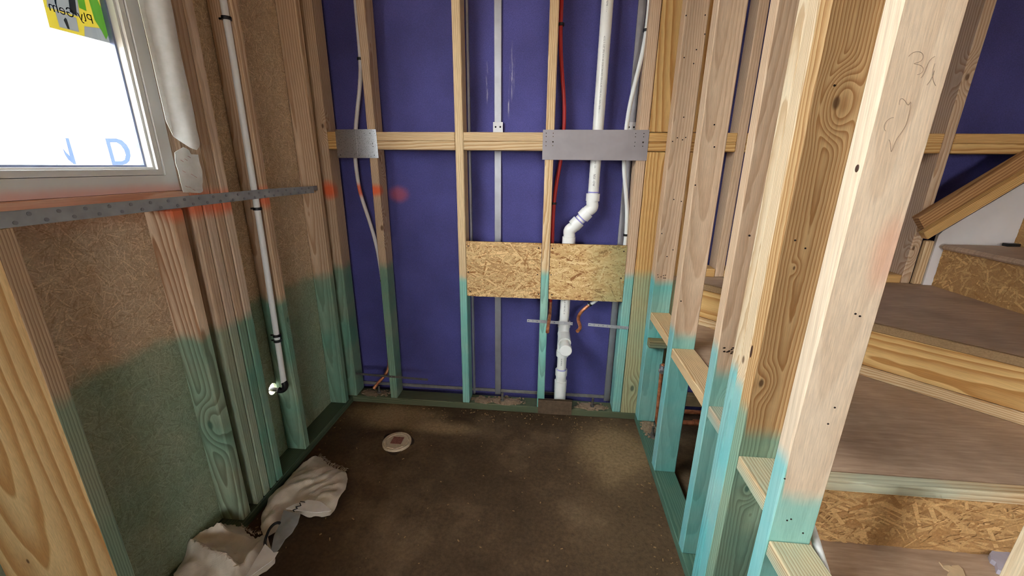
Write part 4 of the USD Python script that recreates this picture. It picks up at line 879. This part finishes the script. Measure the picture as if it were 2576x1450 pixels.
# near post and scraps at lower right
o1 = px(2576, 1308, 1, .56); o2 = px(2508, 1450, 1, .5985)
px0 = float(o2[0])
post = board(px0, px0+.09, .5605, .5985, L0, CEIL)
PS = obj('post', post, wood(mid(post), 'z', CREAM, pith=(.2, .02), ring=.006, contrast=.5), None, 'pale upright post cut off by the lower right corner of the picture', 'post')
scr = simple('grey_board_scrap', S(176, 172, 186), .85, var=.06, scale=40)
spts = [(2592, 1330), (2566, 1350), (2500, 1382), (2489, 1394), (2494, 1408), (2506, 1416), (2510, 1434), (2524, 1440), (2600, 1442)]
sp_ = Polygon([tuple(px(u, v, 2, L0+.012)[:2]) for u, v in spts]).buffer(0)
obj('drywall_scrap', slab(sp_, L0+.013, .0125), scr, None, 'torn grey-lilac drywall scrap on the landing behind the post', 'scrap')
lf = [(2362, 1414), (2372, 1424), (2388, 1424), (2398, 1430), (2394, 1424), (2410, 1423), (2422, 1433), (2428, 1450), (2424, 1468), (2392, 1470), (2382, 1448), (2388, 1438), (2374, 1430)]
lp_ = Polygon([tuple(px(u, v, 2, L0+.003)[:2]) for u, v in lf]).buffer(0)
obj('wood_shaving', slab(lp_, L0+.004, .0035), simple('pale_shaving', S(206, 180, 144), .8, var=.08, scale=60), None, 'pale round wood shaving on the landing at the bottom edge', 'scrap')

# ------------------------------------------------------------------ floor things
FL = thing('toilet_flange_cap', 'round dusty white toilet flange test cap set in the floor', 'pipe cap', (-.690, 1.567, 0))
cap_m = simple('dusty_cap', S(206, 188, 160), .7, 0, .12, 60)
red_l = simple('red_label', S(142, 92, 78), .7, 0, .35, 160)
fx, fy = -.690, 1.567
prof = [(0, .010), (.048, .010), (.050, .013), (.054, .013), (.056, .009), (.060, .0095), (.0625, .012), (.0655, .012), (.068, .008), (.068, 0)]
rv = trimesh.creation.revolve(np.array(prof), sections=56); rv.apply_translation((fx, fy, 0)); 
if rv.volume < 0: rv.invert()
obj('cap', rv, cap_m, FL)
lug = [];
for k in range(8):
    w = k*math.pi/4+.2; b = board(-.004, .004, -.007, .007, .009, .014, .001); b.apply_transform(trimesh.transformations.rotation_matrix(w, (0, 0, 1))); b.apply_translation((fx+.0565*math.cos(w), fy+.0565*math.sin(w), 0)); lug.append(b)
for b in lug: obj('lug', b, cap_m, FL)
obj('warning_label', plain(fx-.026, fx+.026, fy-.020, fy+.030, .0100, .0106), red_l, FL, label='worn red label')
hm = simple('cut_slab_edge', S(58, 44, 32), .95)
ht = []
rg = np.array([(.071+.012*math.sin(3*w)+.008*math.cos(5*w), w) for w in np.linspace(0, 2*math.pi, 40)[:-1]])
hp = Polygon([(fx+a_*math.cos(w), fy+a_*math.sin(w)) for a_, w in rg])
obj('chipped_patch', slab(hp.difference(Point(fx, fy).buffer(.066)), .0015, .0015), hm, None, 'dark chipped patch of slab around the flange cap', 'patch')

# woven sack
sack_m = mat('woven_sack', {'g': ('geometry', {}), 'w1': ('wave_texture', {'wave_type': 'bands', 'bands_direction': 'x', 'scale': 110.0, 'distortion': 1.5}), 'w2': ('wave_texture', {'wave_type': 'bands', 'bands_direction': 'y', 'scale': 110.0, 'distortion': 1.5}), 'a': ('math', {'math_type': 'add'}),
        'n': ('noise_texture', {'scale': 12.0, 'detail': 4.0}), 'r': ('rgb_ramp', {'ramp': [(.3, S(186, 172, 153)), (.7, S(222, 211, 194))]}), 'b': ('bump', {'strength': .25, 'distance': .001}), 'p': ('principled_bsdf', {'roughness': .75, 'specular_ior_level': .2})},
       [('g.position', 'w1.vector'), ('g.position', 'w2.vector'), ('w1.fac', 'a.value1'), ('w2.fac', 'a.value2'), ('g.position', 'n.vector'), ('n.fac', 'r.fac'), ('r.color', 'p.base_color'), ('a.value', 'b.height'), ('b.normal', 'p.normal')])
sack_w = simple('sack_inside', S(226, 220, 212), .7, 0, .05, 30)
sack_g = simple('sack_grey_flap', S(150, 152, 150), .75, 0, .08, 40)
black_t = simple('black_stitching', S(28, 26, 26), .8)
SK = thing('woven_sack', 'crumpled white woven sack twisted on the floor against the left wall', 'sack', tuple(px(680, 1370, 2, 0)))
def fpoly(pts, z): return Polygon([tuple(px(u, v, 2, z)[:2]) for u, v in pts]).buffer(0)
def nz(a, b, s, k): return float(meshkit.fbm(np.array([a*s, b*s, k]), 3))
zig = lambda pts, n, amp, sd: [q for i in range(len(pts)-1) for q in [(pts[i][0]+(pts[i+1][0]-pts[i][0])*j/n+(amp if j % 2 else -amp)*.5, pts[i][1]+(pts[i+1][1]-pts[i][1])*j/n+(-amp if j % 2 else amp)) for j in range(n)]]
up = [(793, 1143)]+zig([(806, 1146), (830, 1170), (856, 1180), (871, 1186)], 6, 1.6, 1)+[(874, 1200), (870, 1222), (858, 1240), (846, 1268), (830, 1293), (790, 1296), (760, 1291), (718, 1287), (712, 1300), (704, 1322), (680, 1340), (664, 1352), (655, 1325), (656, 1300), (664, 1280), (675, 1250), (690, 1236), (712, 1218), (735, 1190), (760, 1166)]
pu = fpoly(up, .035)
pcu = np.array(pu.centroid.coords[0])
ex = np.array(px(870, 1190, 2, .03)[:2])-np.array(px(680, 1320, 2, .03)[:2]); exn = ex/np.linalg.norm(ex); eyn = np.array([-exn[1], exn[0]])
def up_z(a, b):
    s = np.array([a, b])-pcu; t, w = s@exn, s@eyn
    ed = pu.exterior.distance(Point(a, b))
    return .012 + .028*(1-math.exp(-ed/.02)) + .0025*math.sin(w*120+14*nz(a, b, 6, 1)) + .022*nz(a, b, 16, 2) + .010*nz(a*.4+b*.9, a*.9-b*.4, 40, 4)
obj('upper_panel', cloth(pu, .0075, up_z, .002), sack_m, SK)
lo = [(424, 1442), (448, 1412), (470, 1378), (486, 1372)]+zig([(500, 1352), (522, 1326), (545, 1322), (562, 1308), (590, 1308), (610, 1316), (618, 1330), (640, 1344), (662, 1334), (672, 1338)], 4, 2.0, 3)+[(676, 1360), (690, 1394), (690, 1404), (670, 1424), (648, 1442), (610, 1475), (540, 1520), (450, 1500)]
pl_ = fpoly(lo, .05)
pcl = np.array(pl_.centroid.coords[0])
def ridge(a, b, p, q, wd):
    p, q = np.array(p), np.array(q); d = q-p; t = max(0, min(1, ((np.array([a, b])-p)@d)/(d@d))); return math.exp(-(np.linalg.norm(np.array([a, b])-p-d*t)/wd)**2)
G = lambda u, v: px(u, v, 2, .05)[:2]
rid = [(G(470, 1378), G(560, 1352), .014, .035), (G(560, 1352), G(620, 1362), .012, .02), (G(486, 1385), G(590, 1450), .012, .035), (G(560, 1405), G(600, 1460), .012, .022), (G(672, 1355), G(600, 1475), .015, .03)]
def lo_z(a, b):
    ed = pl_.exterior.distance(Point(a, b))
    z = .012 + .045*(1-math.exp(-ed/.035)) + .026*nz(a, b, 14, 5) + .012*nz(a, b, 45, 6)
    for p_, q_, w_, h_ in rid: z += h_*ridge(a, b, p_, q_, w_)
    return z
obj('lower_panel', cloth(pl_, .0075, lo_z, .002), sack_m, SK, label='crumpled lower heap of the sack')
fp = [(714, 1288), (735, 1293), (757, 1297), (750, 1318), (736, 1342), (718, 1360), (704, 1382), (692, 1396), (682, 1388), (690, 1350), (702, 1326)]
pf = fpoly(fp, .05)
obj('grey_flap', cloth(pf, .007, lambda a, b: .050+.010*nz(a, b, 25, 7), .002), sack_g, SK, label='grey inner flap of the sack')
fw = [(742, 1276), (775, 1265), (806, 1268), (836, 1291), (800, 1296), (762, 1292), (718, 1287)]
pfw = fpoly(fw, .05)
obj('white_fold', cloth(pfw, .007, lambda a, b: .0585+.006*nz(a, b, 25, 8), .002), sack_w, SK, label='white turned-over fold of the sack')
fv = [(690, 1398), (702, 1396), (692, 1412), (672, 1428), (646, 1446), (612, 1472), (622, 1452), (648, 1410), (668, 1375), (678, 1385)]
pfv = fpoly(fv, .075)
obj('white_fold', cloth(pfv, .007, lambda a, b: .083+.006*nz(a, b, 25, 9), .002), sack_w, SK)
cord = [px(u, v, 2, .076) for u, v in ((704, 1317), (692, 1318), (681, 1328), (672, 1345), (667, 1362), (669, 1378), (680, 1391), (691, 1396))]
obj('black_cord', tube(cord, .0045, 8, smooth_n=60), black_t, SK, label='black stitched cord')
fr_ = []
rngf = np.random.default_rng(4)
def fringe(path, zz, out, n):
    pts = [px(u, v, 2, zz) for u, v in path]; L = [np.linalg.norm(b_-a_) for a_, b_ in zip(pts[:-1], pts[1:])]
    o_ = np.array([*out, 0.0])
    for _ in range(n):
        k_ = rngf.choice(len(L), p=np.array(L)/sum(L)); p_ = pts[k_]+(pts[k_+1]-pts[k_])*rngf.uniform()
        d_ = o_*rngf.uniform(.006, .014)+rngf.normal(0, .003, 3); fr_.append(tube([p_-o_*.006-[0, 0, .004], p_, p_+d_*.6+[0, 0, .001], p_+d_-[0, 0, .004]], .0006, 4))
fringe([(800, 1144), (830, 1168), (871, 1186)], .024, (exn+eyn*.2), 70)
fringe([(488, 1370), (522, 1326), (545, 1322), (562, 1308), (590, 1308), (618, 1330), (640, 1344), (664, 1336)], .034, (exn*.3+eyn*.8), 110)
obj('fringe', fr_, sack_m, SK, kind='stuff', smooth=False)
ms = [px(u, v, 2, .068) for u, v in ((754, 1266), (757, 1273), (744, 1276), (748, 1280), (737, 1284), (740, 1288))]
obj('stitch_mark', [tube([p_, q_], .0016, 6) for p_, q_ in zip(ms[:-1], ms[1:])]+[tube([px(u, 1262+.3*i, 2, .068), px(u+2, 1263.5+.3*i, 2, .068)], .0014, 5) for i, u in enumerate((756, 759, 762, 765))], black_t, SK, label='black zigzag letter', smooth=False)

# loose debris
rng = np.random.default_rng(8)
deb_m = strand_mat('wood_chips', S(150, 118, 80), S(232, 214, 182))
ch = []
for i in range(340):
    if i < 150: x, y = rng.uniform(-1.0, .44), 1.875-abs(rng.normal(0, .07))
    elif i < 200: x, y = .47-abs(rng.normal(0, .06)), rng.uniform(1.0, 1.8)
    elif i < 230: x, y = -1.05+abs(rng.normal(0, .02)), rng.uniform(1.0, 1.85)
    else: x, y = rng.uniform(-.9, .45), rng.uniform(.7, 1.8)
    s = rng.uniform(.0012, .0040)*(1.5 if i % 37 == 0 else 1); b = trimesh.creation.box((s*rng.uniform(1, 3.5), s, s*.7)); b.apply_transform(trimesh.transformations.rotation_matrix(rng.uniform(0, 6.28), (0, 0, 1))); b.apply_translation((x, y, s*.35)); ch.append(b)
obj('wood_chips', ch, deb_m, None, 'tiny pale wood chips and sawdust strewn over the slab', 'debris', kind='stuff', smooth=False)
mort = simple('mortar_crumbs', S(150, 128, 104), .95, 0, .2, 60, bump=.3)
def heap(cx, cy, rx, ry, h, seed, z=T2):
    v, f = [], []; n, mN = 22, 9
    for i in range(mN+1):
        for k in range(n):
            w = 2*math.pi*k/n; q = i/mN; w_ = 1+.35*(meshkit.noise(np.array([math.cos(w)*2, math.sin(w)*2, seed*1.0]))-.5)*2
            x, y = cx+rx*q*w_*math.cos(w), cy+ry*q*w_*math.sin(w)
            v.append((x, y, z+max(-.001, h*(1-q*q)*(0.6+.8*meshkit.noise(np.array([x*60, y*60, seed*1.0]))))-.0005))
    for i in range(mN):
        for k in range(n):
            a_, b_ = i*n+k, i*n+(k+1) % n; f += [(a_, a_+n, b_+n), (a_, b_+n, b_)]
    return trimesh.Trimesh(v, f, process=False)
for cx, cy_, rx, ry, h, sd, lb in ((-.40+.06, 1.915, .06, .03, .016, 1, 'mortar crumbs on the bottom plate at the foot of the pale stud'), (-.20, 1.925, .10, .035, .018, 2, 'mortar crumbs around the anchor bolt below the middle steel stud'), (.25, 1.918, .085, .033, .014, 3, 'mortar crumbs around the anchor bolt right of the drain'),
                               (-.94, 1.918, .075, .035, .018, 4, 'reddish crumbs around the anchor bolt in the left corner'), (.525, 1.76, .036, .07, .012, 5, 'grey mortar crumbs on the right bottom plate by the corner')):
    rg_ = np.random.default_rng(sd); cr_ = [heap(cx, cy_, rx, ry, h*.45, sd)]
    for _ in range(46):
        a_ = rg_.uniform(0, 6.28); q_ = math.sqrt(rg_.uniform(0, 1.35)); x_ = cx+rx*q_*math.cos(a_); y_ = min(max(cy_+ry*q_*math.sin(a_), 1.884 if cx < .45 else 1.6), 1.965 if cx < .45 else 1.80)
        b_ = trimesh.creation.icosphere(1, rg_.uniform(.0025, .0075)); b_.vertices *= rg_.uniform(.6, 1.3, (len(b_.vertices), 1))*[1, 1, .7]; b_.apply_translation((x_, y_, T2+.003)); cr_.append(b_)
    obj('mortar_crumbs', cr_, mort, None, lb, 'debris', 'mortar crumbs on the plates', kind='stuff')
